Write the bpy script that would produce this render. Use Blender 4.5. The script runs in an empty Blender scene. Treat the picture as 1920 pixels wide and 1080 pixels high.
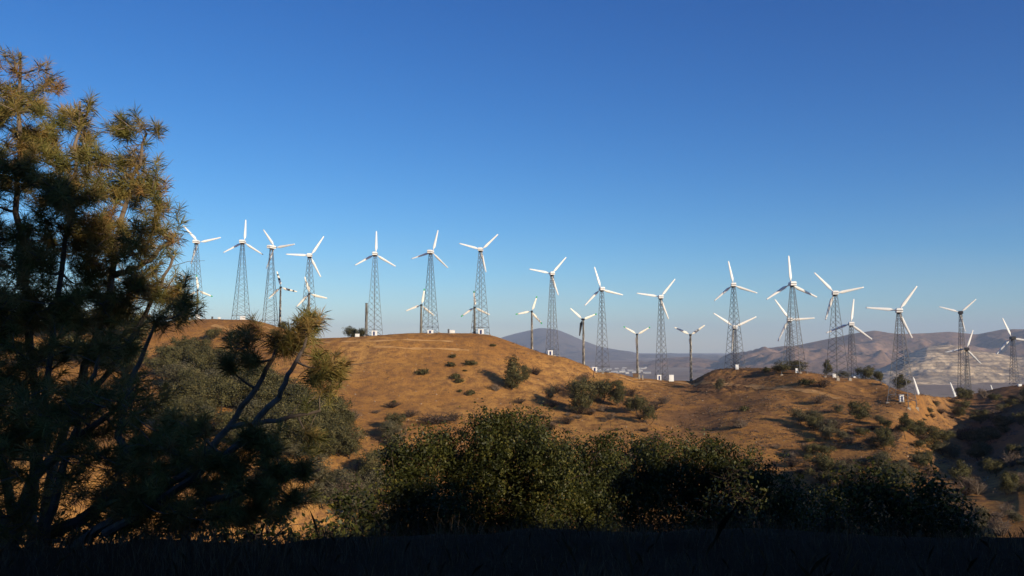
import bpy, math, random
import numpy as np
from mathutils import Vector, Matrix
random.seed(7); rng = np.random.default_rng(7)
R = math.radians
C = bpy.context.scene.collection
scene = bpy.context.scene

# ------------------------------------------------------------ camera, sky, sun, exposure
F = 1600.0; TILT = math.atan(110/1600)
cam_d = bpy.data.cameras.new('camera'); cam = bpy.data.objects.new('camera', cam_d); C.objects.link(cam)
cam_d.sensor_width = 36; cam_d.lens = 30; cam_d.clip_start = 0.1; cam_d.clip_end = 60000
cam.location = (0, 0, 0); cam.rotation_euler = (R(90)+TILT, 0, 0)
scene.camera = cam
SUN_AZ = R(140)     # clockwise from +Y (behind the camera, to its right)
SUN_EL = R(17)
sdir = Vector((math.sin(SUN_AZ)*math.cos(SUN_EL), math.cos(SUN_AZ)*math.cos(SUN_EL), math.sin(SUN_EL)))
w = bpy.data.worlds.new('World'); scene.world = w; w.use_nodes = True
nt = w.node_tree; nt.nodes.clear()
sky = nt.nodes.new('ShaderNodeTexSky'); sky.sky_type = 'NISHITA'; sky.sun_disc = False
sky.sun_elevation = SUN_EL; sky.sun_rotation = SUN_AZ
sky.altitude = 1200; sky.air_density = 1.0; sky.dust_density = 0.3; sky.ozone_density = 2.2
hs = nt.nodes.new('ShaderNodeHueSaturation'); hs.inputs['Saturation'].default_value = 1.1
bg = nt.nodes.new('ShaderNodeBackground'); bg.inputs['Strength'].default_value = 0.057
wo = nt.nodes.new('ShaderNodeOutputWorld')
nt.links.new(sky.outputs[0], hs.inputs['Color'])
sp_ = nt.nodes.new('ShaderNodeSeparateColor'); cb_ = nt.nodes.new('ShaderNodeCombineColor'); nt.links.new(hs.outputs[0], sp_.inputs[0])
for k_, (ex_, mu_) in enumerate(((1.8, 0.285), (1.35, 0.735), (1.05, 1.58))):
    p_ = nt.nodes.new('ShaderNodeMath'); p_.operation = 'POWER'; p_.inputs[1].default_value = ex_; m_ = nt.nodes.new('ShaderNodeMath'); m_.operation = 'MULTIPLY'; m_.inputs[1].default_value = mu_
    nt.links.new(sp_.outputs[k_], p_.inputs[0]); nt.links.new(p_.outputs[0], m_.inputs[0]); nt.links.new(m_.outputs[0], cb_.inputs[k_])
tc_ = nt.nodes.new('ShaderNodeTexCoord'); mp_ = nt.nodes.new('ShaderNodeMapping'); mp_.inputs['Scale'].default_value = (1.6, 1.6, 11)
wn_ = nt.nodes.new('ShaderNodeTexNoise'); wn_.inputs['Scale'].default_value = 2.2; wn_.inputs['Detail'].default_value = 5
wr_ = nt.nodes.new('ShaderNodeMapRange'); wr_.inputs[1].default_value = .45; wr_.inputs[2].default_value = .8; wr_.inputs[3].default_value = 0; wr_.inputs[4].default_value = .22
zr_ = nt.nodes.new('ShaderNodeSeparateXYZ'); zm_ = nt.nodes.new('ShaderNodeMapRange'); zm_.inputs[1].default_value = .01; zm_.inputs[2].default_value = .16; zm_.inputs[3].default_value = 1; zm_.inputs[4].default_value = 0
zx_ = nt.nodes.new('ShaderNodeMath'); zx_.operation = 'MULTIPLY'; wm_ = nt.nodes.new('ShaderNodeMix'); wm_.data_type = 'RGBA'; wm_.inputs[7].default_value = (6.5, 6.6, 7.2, 1)
for a_, b_ in ((tc_.outputs['Generated'], mp_.inputs[0]), (mp_.outputs[0], wn_.inputs[0]), (wn_.outputs['Fac'], wr_.inputs[0]), (tc_.outputs['Generated'], zr_.inputs[0]), (zr_.outputs[2], zm_.inputs[0]),
               (wr_.outputs[0], zx_.inputs[0]), (zm_.outputs[0], zx_.inputs[1]), (zx_.outputs[0], wm_.inputs[0]), (cb_.outputs[0], wm_.inputs[6]), (wm_.outputs[2], bg.inputs[0])): nt.links.new(a_, b_); nt.links.new(bg.outputs[0], wo.inputs[0])
sd = bpy.data.lights.new('sun', 'SUN'); sd.energy = 5.0; sd.angle = R(0.5); sd.color = (1.0, 0.84, 0.62)
sun = bpy.data.objects.new('sun', sd); C.objects.link(sun)
sun.rotation_euler = (-sdir).to_track_quat('-Z', 'Y').to_euler()
scene.view_settings.view_transform = 'Standard'; scene.view_settings.look = 'None'
scene.view_settings.exposure = 0.35; scene.view_settings.gamma = 1.0; scene.view_settings.use_curve_mapping = False

# ------------------------------------------------------------ helpers
ca, sa = math.cos(TILT), math.sin(TILT)
def pt(px, py, Y):
    cx = (px-960)/F; cy = (540-py)/F
    d = (cx, ca-cy*sa, sa+cy*ca); k = Y/d[1]
    return Vector((d[0]*k, Y, d[2]*k))
def tag(o, label=None, cat=None, group=None, kind=None):
    if label: o['label'] = label
    if cat: o['category'] = cat
    if group: o['group'] = group
    if kind: o['kind'] = kind
    return o
def empty(name, loc, rz=0):
    o = bpy.data.objects.new(name, None); C.objects.link(o); o.location = loc; o.rotation_euler = (0, 0, rz)
    o.empty_display_size = 0.5
    return o
def copy_tree(o, parent=None):
    c = o.copy(); C.objects.link(c)
    if parent: c.parent = parent
    for ch in [x for x in o.children]: copy_tree(ch, c)
    return c
def nmesh(name, V, Fc, mat=None, parent=None, smooth=False, attrs=None):
    V = np.asarray(V, dtype=np.float32); Fc = np.asarray(Fc, dtype=np.int32); k = Fc.shape[1]
    me = bpy.data.meshes.new(name)
    me.vertices.add(len(V)); me.vertices.foreach_set('co', V.ravel())
    me.loops.add(Fc.size); me.loops.foreach_set('vertex_index', Fc.ravel())
    me.polygons.add(len(Fc)); me.polygons.foreach_set('loop_start', np.arange(0, Fc.size, k, dtype=np.int32))
    if smooth: me.polygons.foreach_set('use_smooth', np.ones(len(Fc), dtype=bool))
    if attrs:
        for an, av in attrs.items():
            a = me.attributes.new(an, 'FLOAT', 'POINT'); a.data.foreach_set('value', np.asarray(av, dtype=np.float32))
    me.update(calc_edges=True)
    if mat:
        for m in (mat if isinstance(mat, (list, tuple)) else [mat]):
            if m: me.materials.append(m)
    o = bpy.data.objects.new(name, me); C.objects.link(o)
    if parent: o.parent = parent
    return o
class MB:
    def __init__(s): s.v = []; s.f = []; s.mi = []
    def box(s, c, size, mi=0, top=1.0, rz=0, topy=None):
        topy = top if topy is None else topy
        x, y, z = size[0]/2, size[1]/2, size[2]/2; b = len(s.v); cr, sr = math.cos(rz), math.sin(rz)
        for dz, kx, ky in ((-z, 1, 1), (z, top, topy)):
            for sx, sy in ((-1, -1), (1, -1), (1, 1), (-1, 1)):
                X, Yy = sx*x*kx, sy*y*ky
                s.v.append((c[0]+X*cr-Yy*sr, c[1]+X*sr+Yy*cr, c[2]+dz))
        for q in ((0, 3, 2, 1), (4, 5, 6, 7), (0, 1, 5, 4), (1, 2, 6, 5), (2, 3, 7, 6), (3, 0, 4, 7)):
            s.f.append(tuple(b+i for i in q)); s.mi.append(mi)
        return s
    def path(s, pts, rad, n=5, mi=0, cap=True):
        pts = [Vector(p) for p in pts]; b = len(s.v)
        prev = None
        for i, p in enumerate(pts):
            t = (pts[min(i+1, len(pts)-1)]-pts[max(i-1, 0)])
            if t.length < 1e-9: t = Vector((0, 0, 1))
            t.normalize()
            if prev is None:
                a = t.cross(Vector((0, 0, 1)) if abs(t.z) < 0.9 else Vector((1, 0, 0))).normalized()
            else:
                a = (prev - t*prev.dot(t))
                a = a.normalized() if a.length > 1e-6 else t.orthogonal().normalized()
            prev = a; c = t.cross(a); r = rad[i] if hasattr(rad, '__len__') else rad
            for k in range(n):
                an = 2*math.pi*k/n; q = p + a*(r*math.cos(an)) + c*(r*math.sin(an)); s.v.append((q.x, q.y, q.z))
        for i in range(len(pts)-1):
            for k in range(n):
                k2 = (k+1) % n
                s.f.append((b+i*n+k, b+i*n+k2, b+(i+1)*n+k2, b+(i+1)*n+k)); s.mi.append(mi)
        if cap and n > 2:
            s.f.append(tuple(b+k for k in range(n))[::-1]); s.mi.append(mi)
            s.f.append(tuple(b+(len(pts)-1)*n+k for k in range(n))); s.mi.append(mi)
        return s
    def build(s, name, mat, parent=None, smooth=False, bevel=0):
        me = bpy.data.meshes.new(name); me.from_pydata(s.v, [], s.f)
        for m in (mat if isinstance(mat, (list, tuple)) else [mat]):
            if m: me.materials.append(m)
        me.polygons.foreach_set('material_index', s.mi)
        if smooth: me.polygons.foreach_set('use_smooth', [True]*len(s.f))
        me.update()
        o = bpy.data.objects.new(name, me); C.objects.link(o)
        if parent: o.parent = parent
        if bevel:
            md = o.modifiers.new('bevel', 'BEVEL'); md.width = bevel; md.segments = 3; md.limit_method = 'ANGLE'
        return o
# value noise
_perm = rng.random((256, 256)).astype(np.float64)
def vnoise(x, y):
    xi = np.floor(x).astype(int); yi = np.floor(y).astype(int); fx = x-xi; fy = y-yi
    fx = fx*fx*(3-2*fx); fy = fy*fy*(3-2*fy)
    a = _perm[xi & 255, yi & 255]; b = _perm[(xi+1) & 255, yi & 255]; c = _perm[xi & 255, (yi+1) & 255]; d = _perm[(xi+1) & 255, (yi+1) & 255]
    return (a*(1-fx)+b*fx)*(1-fy)+(c*(1-fx)+d*fx)*fy
def fbm(x, y, o=4):
    s = 0; a = 1; t = 0
    for i in range(o):
        s = s + a*(vnoise(x*2**i+17.3*i, y*2**i+9.1*i)-0.5); t += a; a *= 0.5
    return 2*s/t
def ridged(x, y, o=4):
    s = 0; a = 1; t = 0
    for i in range(o):
        n = 1-np.abs(2*vnoise(x*2**i+31.7*i, y*2**i+3.1*i)-1); s = s+a*n; t += a; a *= 0.5
    return s/t

# materials
class NT:
    def __init__(s, name):
        s.m = bpy.data.materials.new(name); s.m.use_nodes = True; s.t = s.m.node_tree; s.t.nodes.clear()
        s.out = s.n('ShaderNodeOutputMaterial')
    def n(s, t, **kw):
        x = s.t.nodes.new(t)
        for k, v in kw.items():
            if k.startswith('i_'):
                x.inputs[k[2:].replace('_', ' ')].default_value = v
            else: setattr(x, k, v)
        return x
    def l(s, a, b): s.t.links.new(a, b)
    def coord(s, kind='Object'):
        return s.n('ShaderNodeTexCoord').outputs[kind]
    def noise(s, scale, vec=None, detail=6, rough=0.6, out='Fac', dist=0):
        x = s.n('ShaderNodeTexNoise'); x.inputs['Scale'].default_value = scale; x.inputs['Detail'].default_value = detail
        x.inputs['Roughness'].default_value = rough; x.inputs['Distortion'].default_value = dist
        if vec is not None: s.l(vec, x.inputs['Vector'])
        return x.outputs[out]
    def ramp(s, fac, stops):
        x = s.n('ShaderNodeValToRGB'); s.l(fac, x.inputs[0]); e = x.color_ramp.elements
        e[0].position = stops[0][0]; e[0].color = (*stops[0][1], 1) if len(stops[0][1]) == 3 else stops[0][1]
        e[1].position = stops[-1][0]; e[1].color = (*stops[-1][1], 1)
        for p, c in stops[1:-1]:
            k = e.new(p); k.color = (*c, 1)
        return x.outputs[0]
    def mix(s, fac, a, b, blend='MIX'):
        x = s.n('ShaderNodeMix', data_type='RGBA', blend_type=blend)
        for v, i in ((fac, 0), (a, 6), (b, 7)):
            if isinstance(v, (int, float)): x.inputs[i].default_value = v
            elif isinstance(v, tuple): x.inputs[i].default_value = (*v, 1)
            else: s.l(v, x.inputs[i])
        return x.outputs[2]
    def math(s, op, a, b=None):
        x = s.n('ShaderNodeMath', operation=op)
        for v, i in ((a, 0), (b, 1)):
            if v is None: continue
            if isinstance(v, (int, float)): x.inputs[i].default_value = v
            else: s.l(v, x.inputs[i])
        return x.outputs[0]
    def bsdf(s, col, rough=0.8, spec=0.2, bump=None, bd=0.1, bs=0.5, trans=0, metal=0):
        p = s.n('ShaderNodeBsdfPrincipled'); p.inputs['Roughness'].default_value = rough
        p.inputs['Specular IOR Level'].default_value = spec; p.inputs['Metallic'].default_value = metal
        if isinstance(col, tuple): p.inputs['Base Color'].default_value = (*col, 1)
        else: s.l(col, p.inputs['Base Color'])
        if bump is not None:
            b = s.n('ShaderNodeBump'); b.inputs['Distance'].default_value = bd; b.inputs['Strength'].default_value = bs
            s.l(bump, b.inputs['Height']); s.l(b.outputs[0], p.inputs['Normal'])
        sh = p.outputs[0]
        if trans:
            t = s.n('ShaderNodeBsdfTranslucent')
            if isinstance(col, tuple): t.inputs[0].default_value = (*col, 1)
            else: s.l(col, t.inputs[0])
            mx = s.n('ShaderNodeMixShader'); mx.inputs[0].default_value = trans
            s.l(sh, mx.inputs[1]); s.l(t.outputs[0], mx.inputs[2]); sh = mx.outputs[0]
        s.l(sh, s.out.inputs[0]); return s.m
def simple(name, col, rough=0.7, spec=0.2, var=0.25, scale=3, metal=0):
    t = NT(name); n = t.noise(scale, t.coord(), 5)
    c2 = tuple(c*(1-var) for c in col)
    return t.bsdf(t.ramp(n, [(0.3, c2), (0.7, col)]), rough, spec, metal=metal)
def foliage(name, stops, trans=0.25, rough=0.65, scale=1.2, bias=0.5):
    t = NT(name); at = t.n('ShaderNodeAttribute', attribute_name='tone').outputs['Fac']
    n = t.noise(scale, t.coord(), 3)
    f = t.math('ADD', t.math('MULTIPLY', at, bias), t.math('MULTIPLY', n, 1-bias))
    return t.bsdf(t.ramp(f, stops), rough, 0.25, trans=trans)

# ------------------------------------------------------------ terrain: control rows as (px, py, depth)
def row(pts):
    a = [pt(*p) for p in pts]
    u = np.array([v.x/v.y for v in a]); Y = np.array([v.y for v in a]); z = np.array([v.z for v in a])
    return u, Y, z
RIDGE = [(-1400,560,300),(-300,590,330),(0,600,330),(290,605,325),(340,600,323),(400,598,322),(470,600,318),(500,606,312),(550,622,305),
 (590,634,292),(620,634,288),(650,632,287),(700,629,286),(760,625,286),(800,624,287),(900,625,290),(920,628,290),(960,641,288),(1000,656,286),
 (1030,665,285),(1060,670,284),(1090,682,284),(1108,688,284),(1114,698,286),(1150,698,287),(1190,708,290),(1250,713,297),(1300,714,290),
 (1316,705,284),(1340,695,284),(1370,693,284),(1440,691,275),(1500,697,258),(1550,707,255),(1600,712,255),(1640,716,250),(1700,737,228),
 (1730,740,232),(1780,746,320),(1830,738,340),(1880,727,335),(1920,722,330),(2050,700,310),(2300,690,280),(3300,740,200)]
F3 = [(-1400,640,260),(-300,660,280),(0,660,280),(300,660,285),(450,655,282),(600,680,262),(900,675,262),(1000,700,262),(1100,722,262),(1200,735,266),(1300,742,262),(1400,725,258),(1500,735,235),(1600,745,228),(1700,768,208),(1780,790,240),(1800,790,262),(1920,772,250),(2100,720,220),(2300,730,200),(3300,780,150)]
F2 = [(-1400,740,220),(-300,745,235),(0,740,235),(300,740,240),(600,750,235),(900,750,235),(1000,762,233),(1100,770,232),(1200,775,228),(1300,790,225),(1400,775,215),(1500,790,205),(1600,805,195),(1700,835,178),(1770,860,190),(1820,852,205),(1920,835,170),(2100,770,160),(2300,800,150),(3300,860,110)]
F1 = [(-1400,850,160),(-300,850,170),(0,850,175),(300,860,180),(600,880,190),(900,880,195),(1100,900,190),(1300,900,180),(1500,920,165),(1700,925,140),(1850,960,112),(1920,985,98),(2100,1010,90),(3300,1050,70)]
US = np.concatenate([np.linspace(-3.2, -0.80, 80)[:-1], np.arange(-0.80, 0.80, 0.0020), np.linspace(0.80, 3.2, 80)])
def interp_row(pts, smooth=3):
    u, Y, z = row(pts)
    Yi = np.interp(US, u, Y); zi = np.interp(US, u, z)
    k = np.ones(smooth*2+1); k /= k.sum()
    Yi = np.convolve(np.pad(Yi, smooth, 'edge'), k, 'valid'); zi = np.convolve(np.pad(zi, smooth, 'edge'), k, 'valid')
    return Yi, zi
def const(Y, z): return np.full_like(US, Y), np.full_like(US, z)
def lin(pxs, Ys, zs):
    u = (np.array(pxs)-960)/F; return np.interp(US, u, Ys), np.interp(US, u, zs)
rR = interp_row(RIDGE, 2); r3 = interp_row(F3, 12); r2 = interp_row(F2, 14); r1 = interp_row(F1, 16)
px_of = 960+US*F
plateau = np.clip(np.minimum((px_of-1310)/40, (1670-px_of)/30), 0, 1)
rG = lin([-1400,-300,0,300,600,900,1100,1300,1500,1700,1850,1920,2100,3300],
         [110,120,140,148,150,150,142,130,112,88,64,56,50,40], [-28,-36,-42,-46,-49,-50,-48,-45,-38,-28,-19.5,-17.5,-16,-16])
rB1 = (rR[0]+12+45*plateau, rR[1]-1.3-1.0*(1-plateau)*1.0 + plateau*(rR[1]/rR[0]*45)*1.0 - 0.2*plateau)
rB2 = (rR[0]+130, rR[1]-48)
rB3 = const(1000, -204.0); rB4 = const(1800, -235.0)
ROWS = [const(0.8, -1.62), const(4.5, -1.68), const(8.0, -1.80), const(11, -3.15), const(16, -5.4), const(28, -10.5), lin([-1400,1500,1850,3300],[55,55,40,28],[-22,-22,-15,-13]), rG, r1, r2, r3, rR, rB1, rB2, rB3, rB4]
KY = np.array([r[0] for r in ROWS]); KZ = np.array([r[1] for r in ROWS])
YS = np.concatenate([np.geomspace(0.8, 30, 110)[:-1], np.linspace(30, 150, 90)[:-1], np.arange(150, 345, 0.6), np.geomspace(345, 1800, 60)])
def hermite(YS):
    h = KY[1:]-KY[:-1]; d = (KZ[1:]-KZ[:-1])/h; m = np.zeros_like(KZ)
    m[0] = d[0]; m[-1] = d[-1]
    s = d[:-1]*d[1:]; hm = 2*d[:-1]*d[1:]/(d[:-1]+d[1:]+1e-12)
    m[1:-1] = np.where(s > 0, hm, 0)
    Z = np.zeros((len(YS), len(US)))
    for k in range(len(h)):
        t = (YS[:, None]-KY[k][None])/h[k][None]; mask = (t >= 0) & (t <= 1); tc = np.clip(t, 0, 1)
        val = (2*tc**3-3*tc**2+1)*KZ[k]+(tc**3-2*tc**2+tc)*h[k]*m[k]+(-2*tc**3+3*tc**2)*KZ[k+1]+(tc**3-tc**2)*h[k]*m[k+1]
        Z = np.where(mask, val, Z)
    return Z
ZG = hermite(YS)
GX = US[None]*YS[:, None]; GY = np.repeat(YS[:, None], len(US), 1)
# relief: broad folds, erosion runnels down the faces, small lumps
dist_w = np.clip((GY-15)/60, 0, 1)
face_w = np.clip((GY-120)/60, 0, 1)*np.clip((rR[0][None]-GY)/25, 0, 1)
rough_r = np.clip((GX-60)/40, 0, 1)
run = ridged(GX/17+3, GY/70+1+GX/90, 3)
ZG = ZG + face_w*(fbm(GX/30, GY/40, 3)*1.3 - (run-0.5)*1.9*(0.45+0.75*rough_r))
ZG = ZG + dist_w*(fbm(GX/5.5, GY/5.5, 3)*(0.16+0.30*rough_r)) + dist_w*fbm(GX/1.6, GY/1.6, 2)*(0.045+0.09*rough_r)
ZG = ZG + (1-dist_w)*(fbm(GX/1.1, GY/1.1, 3)*0.09 + fbm(GX/2.6+4, GY/2.2, 2)*0.16*np.clip((GY-3)/4, 0, 1))
# stony spoil mound under the lattice towers
mound = np.exp(-(((GX-(1362-960)/F*GY)/13)**2)-(((GY-270)/20)**2))
ZG = ZG + mound*np.abs(fbm(GX/1.7, GY/1.7, 3))*0.9
def ground(x, y):
    x = np.atleast_1d(np.asarray(x, float)); y = np.atleast_1d(np.asarray(y, float)); u = x/y
    i = np.clip(np.searchsorted(YS, y)-1, 0, len(YS)-2); j = np.clip(np.searchsorted(US, u)-1, 0, len(US)-2)
    fy = np.clip((y-YS[i])/(YS[i+1]-YS[i]), 0, 1); fx = np.clip((u-US[j])/(US[j+1]-US[j]), 0, 1)
    return (ZG[i, j]*(1-fx)+ZG[i, j+1]*fx)*(1-fy)+(ZG[i+1, j]*(1-fx)+ZG[i+1, j+1]*fx)*fy
def g1(x, y): return float(ground(x, y)[0])
def hit(px, py, y0=120, y1=345):
    a = pt(px, py, 1.0); ys = np.arange(y0, y1, 0.4); g = ground(a.x*ys, ys); b = np.where(g >= a.z*ys)[0]
    if len(b) == 0:
        k = int(np.argmax(g-a.z*ys)); Y = ys[k]
    else: Y = ys[b[0]]
    return Vector((a.x*Y, Y, g1(a.x*Y, Y)))

t = NT('dry_soil'); co = t.coord()
big = t.noise(0.03, co, 5, 0.6); med = t.noise(0.35, co, 8, 0.7); fine = t.noise(2.3, co, 6, 0.75)
col = t.ramp(big, [(0.32, (0.37, 0.172, 0.050)), (0.5, (0.47, 0.232, 0.064)), (0.68, (0.55, 0.295, 0.092))])
col = t.mix(t.ramp(med, [(0.42, (0, 0, 0)), (0.62, (1, 1, 1))]), col, (0.25, 0.125, 0.052))
col = t.mix(t.math('MULTIPLY', t.ramp(fine, [(0.50, (0, 0, 0)), (0.66, (1, 1, 1))]), 0.75), col, (0.15, 0.080, 0.036))
vo = t.n('ShaderNodeTexVoronoi', feature='F1'); t.l(co, vo.inputs['Vector']); vo.inputs['Scale'].default_value = 0.55
spk = t.ramp(vo.outputs['Distance'], [(0.10, (1, 1, 1)), (0.17, (0, 0, 0))])
col = t.mix(t.math('MULTIPLY', spk, 0.6), col, (0.10, 0.075, 0.04))
vo2 = t.n('ShaderNodeTexVoronoi', feature='F1'); t.l(co, vo2.inputs['Vector']); vo2.inputs['Scale'].default_value = 0.9
spk2 = t.ramp(vo2.outputs['Distance'], [(0.06, (1, 1, 1)), (0.12, (0, 0, 0))])
col = t.mix(t.math('MULTIPLY', spk2, 0.5), col, (0.50, 0.34, 0.20))
# stone-littered, darker rubble on the right-hand knoll and lower slopes
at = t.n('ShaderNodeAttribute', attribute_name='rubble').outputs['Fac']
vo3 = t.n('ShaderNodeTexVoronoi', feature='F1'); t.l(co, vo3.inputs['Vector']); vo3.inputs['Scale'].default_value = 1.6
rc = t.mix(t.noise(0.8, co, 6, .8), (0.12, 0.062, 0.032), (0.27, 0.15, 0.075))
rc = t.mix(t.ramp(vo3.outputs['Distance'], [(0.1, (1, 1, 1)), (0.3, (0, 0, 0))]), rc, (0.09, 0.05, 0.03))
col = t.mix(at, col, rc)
col = t.mix(t.n('ShaderNodeAttribute', attribute_name='near_shade').outputs['Fac'], col, (0.060, 0.032, 0.015))  # foreground shade deepened in the soil colour, fading out with distance
M_soil = t.bsdf(col, 0.95, 0.05, bump=t.noise(1.4, co, 9, 0.78), bd=0.55, bs=0.8)
def gridfaces(nr, nc):
    i = np.arange(nr-1)[:, None]*nc+np.arange(nc-1)[None]; i = i.ravel()
    return np.stack([i, i+1, i+nc+1, i+nc], 1)
rub = np.clip(mound*1.3, 0, 1)*np.clip(fbm(GX/6, GY/6, 3)*1.5+0.8, 0, 1)
PXG = 960+US[None]*F+0*GY
sp2 = np.exp(-(((PXG-1330)/110)**2)-(((GY-232)/22)**2)); rub = np.maximum(rub, np.clip(sp2*1.4, 0, 1)*np.clip(fbm(GX/5, GY/5, 3)*2+0.5, 0, 0.8))
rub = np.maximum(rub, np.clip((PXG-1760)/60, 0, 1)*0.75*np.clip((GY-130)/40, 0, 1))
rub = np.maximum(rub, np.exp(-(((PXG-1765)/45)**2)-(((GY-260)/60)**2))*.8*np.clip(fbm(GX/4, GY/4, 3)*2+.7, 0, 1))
rub = np.maximum(rub, 0.6*rough_r*np.clip(fbm(GX/9, GY/9, 4)*2.5, 0, 1))
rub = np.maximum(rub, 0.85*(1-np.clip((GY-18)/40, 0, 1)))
gr = nmesh('ground', np.stack([GX, GY, ZG], -1).reshape(-1, 3), gridfaces(*GX.shape), M_soil, smooth=True, attrs={'rubble': rub.ravel(), 'near_shade': (1-np.clip((GY-14)/16, 0, 1)).ravel()})
tag(gr, 'orange brown dry hillside rising from the shaded gully to the turbine ridge', 'hillside', kind='structure')

# unseen hill added behind the camera; crest heights shaped to place the foreground shade
sh = Vector((math.sin(SUN_AZ), math.cos(SUN_AZ))); ph = Vector((-sh.y, sh.x))   # ph points forward-right
if ph.y < 0: ph = -ph
xs = np.linspace(-150, 170, 300); ys = np.linspace(-170, 60, 220); HX, HY = np.meshgrid(xs, ys)
tt = HX*sh.x+HY*sh.y; pp = HX*ph.x+HY*ph.y
Hc = np.interp(pp, [-200, -20, 1.2, 2.0, 2.9, 3.6, 4.2, 5.1, 7.4, 8.7, 9.6, 10.6, 11.3, 12.4, 15, 18, 22, 30, 60, 200], [14, 12, 6.6, 6.1, 5.0, 2.9, 0.8, 0.6, 0.5, 1.6, 1.2, -0.8, -0.7, 1.2, 1.3, 0.6, -1.5, -7.0, -30, -60])
D0 = 34.0
crest = Hc + D0*math.tan(SUN_EL) + fbm(HX/1.6, HY/1.6, 3)*0.9
near = -1.65 - np.clip(HY-6, 0, 60)*0.42
s_ = np.clip(tt/D0, 0, 1); s_ = s_**1.6
HZ = near*(1-s_)+crest*s_
HZ = np.where(tt > D0, crest-(tt-D0)*0.55, HZ)
HZ = np.where(tt < 0, near, HZ)
cover = (HY > 0.6) & (np.abs(HX/np.maximum(HY, .01)) < 3.0)
HZ = np.where(cover, np.minimum(HZ, ground(HX.ravel(), np.maximum(HY.ravel(), 1)).reshape(HX.shape)-0.5), HZ)
shade_hill = nmesh('hill', np.stack([HX, HY, HZ], -1).reshape(-1, 3), gridfaces(*HX.shape), simple('shaded_soil', (0.16, 0.09, 0.045), 0.95, 0.05), smooth=True)
tag(shade_hill, 'unseen dark hill added behind the viewpoint, shaped to shade the foreground', 'hill', kind='structure')

# ------------------------------------------------------------ valley, mountains, quarry
ZV = -200.0
t = NT('valley_soil'); co = t.coord()
c = t.ramp(t.noise(0.0011, co, 8, 0.65), [(0.35, (0.20, 0.135, 0.095)), (0.55, (0.27, 0.195, 0.14)), (0.7, (0.33, 0.245, 0.175))])
vv = t.n('ShaderNodeTexVoronoi', feature='F1'); t.l(co, vv.inputs['Vector']); vv.inputs['Scale'].default_value = 0.0016
c = t.mix(0.25, c, t.ramp(vv.outputs['Color'], [(0.2, (0.17, 0.13, 0.09)), (0.8, (0.38, 0.30, 0.20))]))
c = t.mix(t.math('MULTIPLY', t.ramp(t.noise(0.012, co, 5, .7), [(.52, (0, 0, 0)), (.62, (1, 1, 1))]), .4), c, (0.10, 0.08, 0.06))
M_val = t.bsdf(c, 0.95, 0.05)
vx = np.linspace(-22000, 22000, 90); vy = np.linspace(900, 26000, 70); VX, VY = np.meshgrid(vx, vy)
vf = nmesh('valley_floor', np.stack([VX, VY, ZV+0*VX], -1).reshape(-1, 3), gridfaces(*VX.shape), M_val)
tag(vf, 'flat dusty valley floor beyond the ridge', 'valley', kind='structure')
def mt_mat(name, a, b, d, s1=0.0016):
    t = NT(name); co = t.coord()
    c = t.ramp(t.noise(s1, co, 9, 0.65), [(0.38, a), (0.58, b), (0.72, (b[0]*1.15, b[1]*1.12, b[2]*1.1))])
    c = t.mix(t.math('MULTIPLY', t.ramp(t.noise(0.02, co, 6, 0.8), [(0.47, (0, 0, 0)), (0.60, (1, 1, 1))]), 0.75), c, d)
    return t.bsdf(c, 0.95, 0.03, bump=t.noise(0.012, co, 6, .7), bd=25, bs=.6)
def mountain(name, label, sil, Yf, Yc, Yb, mat, amp, sx, nu=420, ny=160, terr=0, seed=0, sy=None, base=ZV-3, edge=0.06):
    u, _, zc = row([(a, b, Yc) for a, b in sil]); U = np.linspace(u[0], u[-1], nu); Zc = np.interp(U, u, zc)
    k = np.ones(5)/5; Zc = np.convolve(np.pad(Zc, 2, 'edge'), k, 'valid')
    yy = np.concatenate([np.linspace(Yf, Yc, ny), np.linspace(Yc, Yb, 24)[1:]]); tt = np.concatenate([np.linspace(0, 1, ny), np.linspace(1, 0, 24)[1:]])
    X = U[None]*yy[:, None]; Y = np.repeat(yy[:, None], nu, 1); T = np.repeat(tt[:, None], nu, 1)
    s = T*T*(3-2*T)*0.6+T*0.4
    sy = sy or sx*2.2
    rg = ridged(X/sx+seed+Y/sy*.6, Y/sy+seed*1.7, 4)
    carve = np.minimum((rg-0.68)*amp*4*T*(1-T)*(1.25-T*.6), 12*(1-T)+0*T)
    Z = base+(np.maximum(Zc[None], base+1)-base)*s+carve+fbm(X/(sx*.45), Y/(sx*.45), 4)*amp*0.35*np.clip(T*2, 0, 1)*np.clip((1-T)*1.6+0.05, 0, 1)
    if terr:
        q = terr*(1+0.3*fbm(X/500, Y/500, 2)); zz = (Z-base)/q; fl = np.floor(zz); fr = zz-fl
        fr = np.clip((fr-0.7)/0.3, 0, 1); Z = base+q*(fl+fr*0.4+0.6*(zz-fl))
    ed = np.clip(np.minimum(np.arange(nu), np.arange(nu)[::-1])/(nu*edge+1e-9), 0, 1)[None]
    Z = base+(Z-base)*ed
    o = nmesh(name, np.stack([X, Y, Z], -1).reshape(-1, 3), gridfaces(*X.shape), mat, smooth=not terr)
    return tag(o, label, 'mountain', kind='structure')
M_mt = mt_mat('mountain_scrub', (0.175, 0.108, 0.072), (0.27, 0.172, 0.118), (0.07, 0.055, 0.04))
M_far = mt_mat('far_scrub', (0.10, 0.075, 0.06), (0.15, 0.11, 0.085), (0.05, 0.05, 0.045))
M_quarry = mt_mat('quarry_rock', (0.18, 0.135, 0.095), (0.55, 0.43, 0.28), (0.13, 0.10, 0.075), 0.0045)
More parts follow.
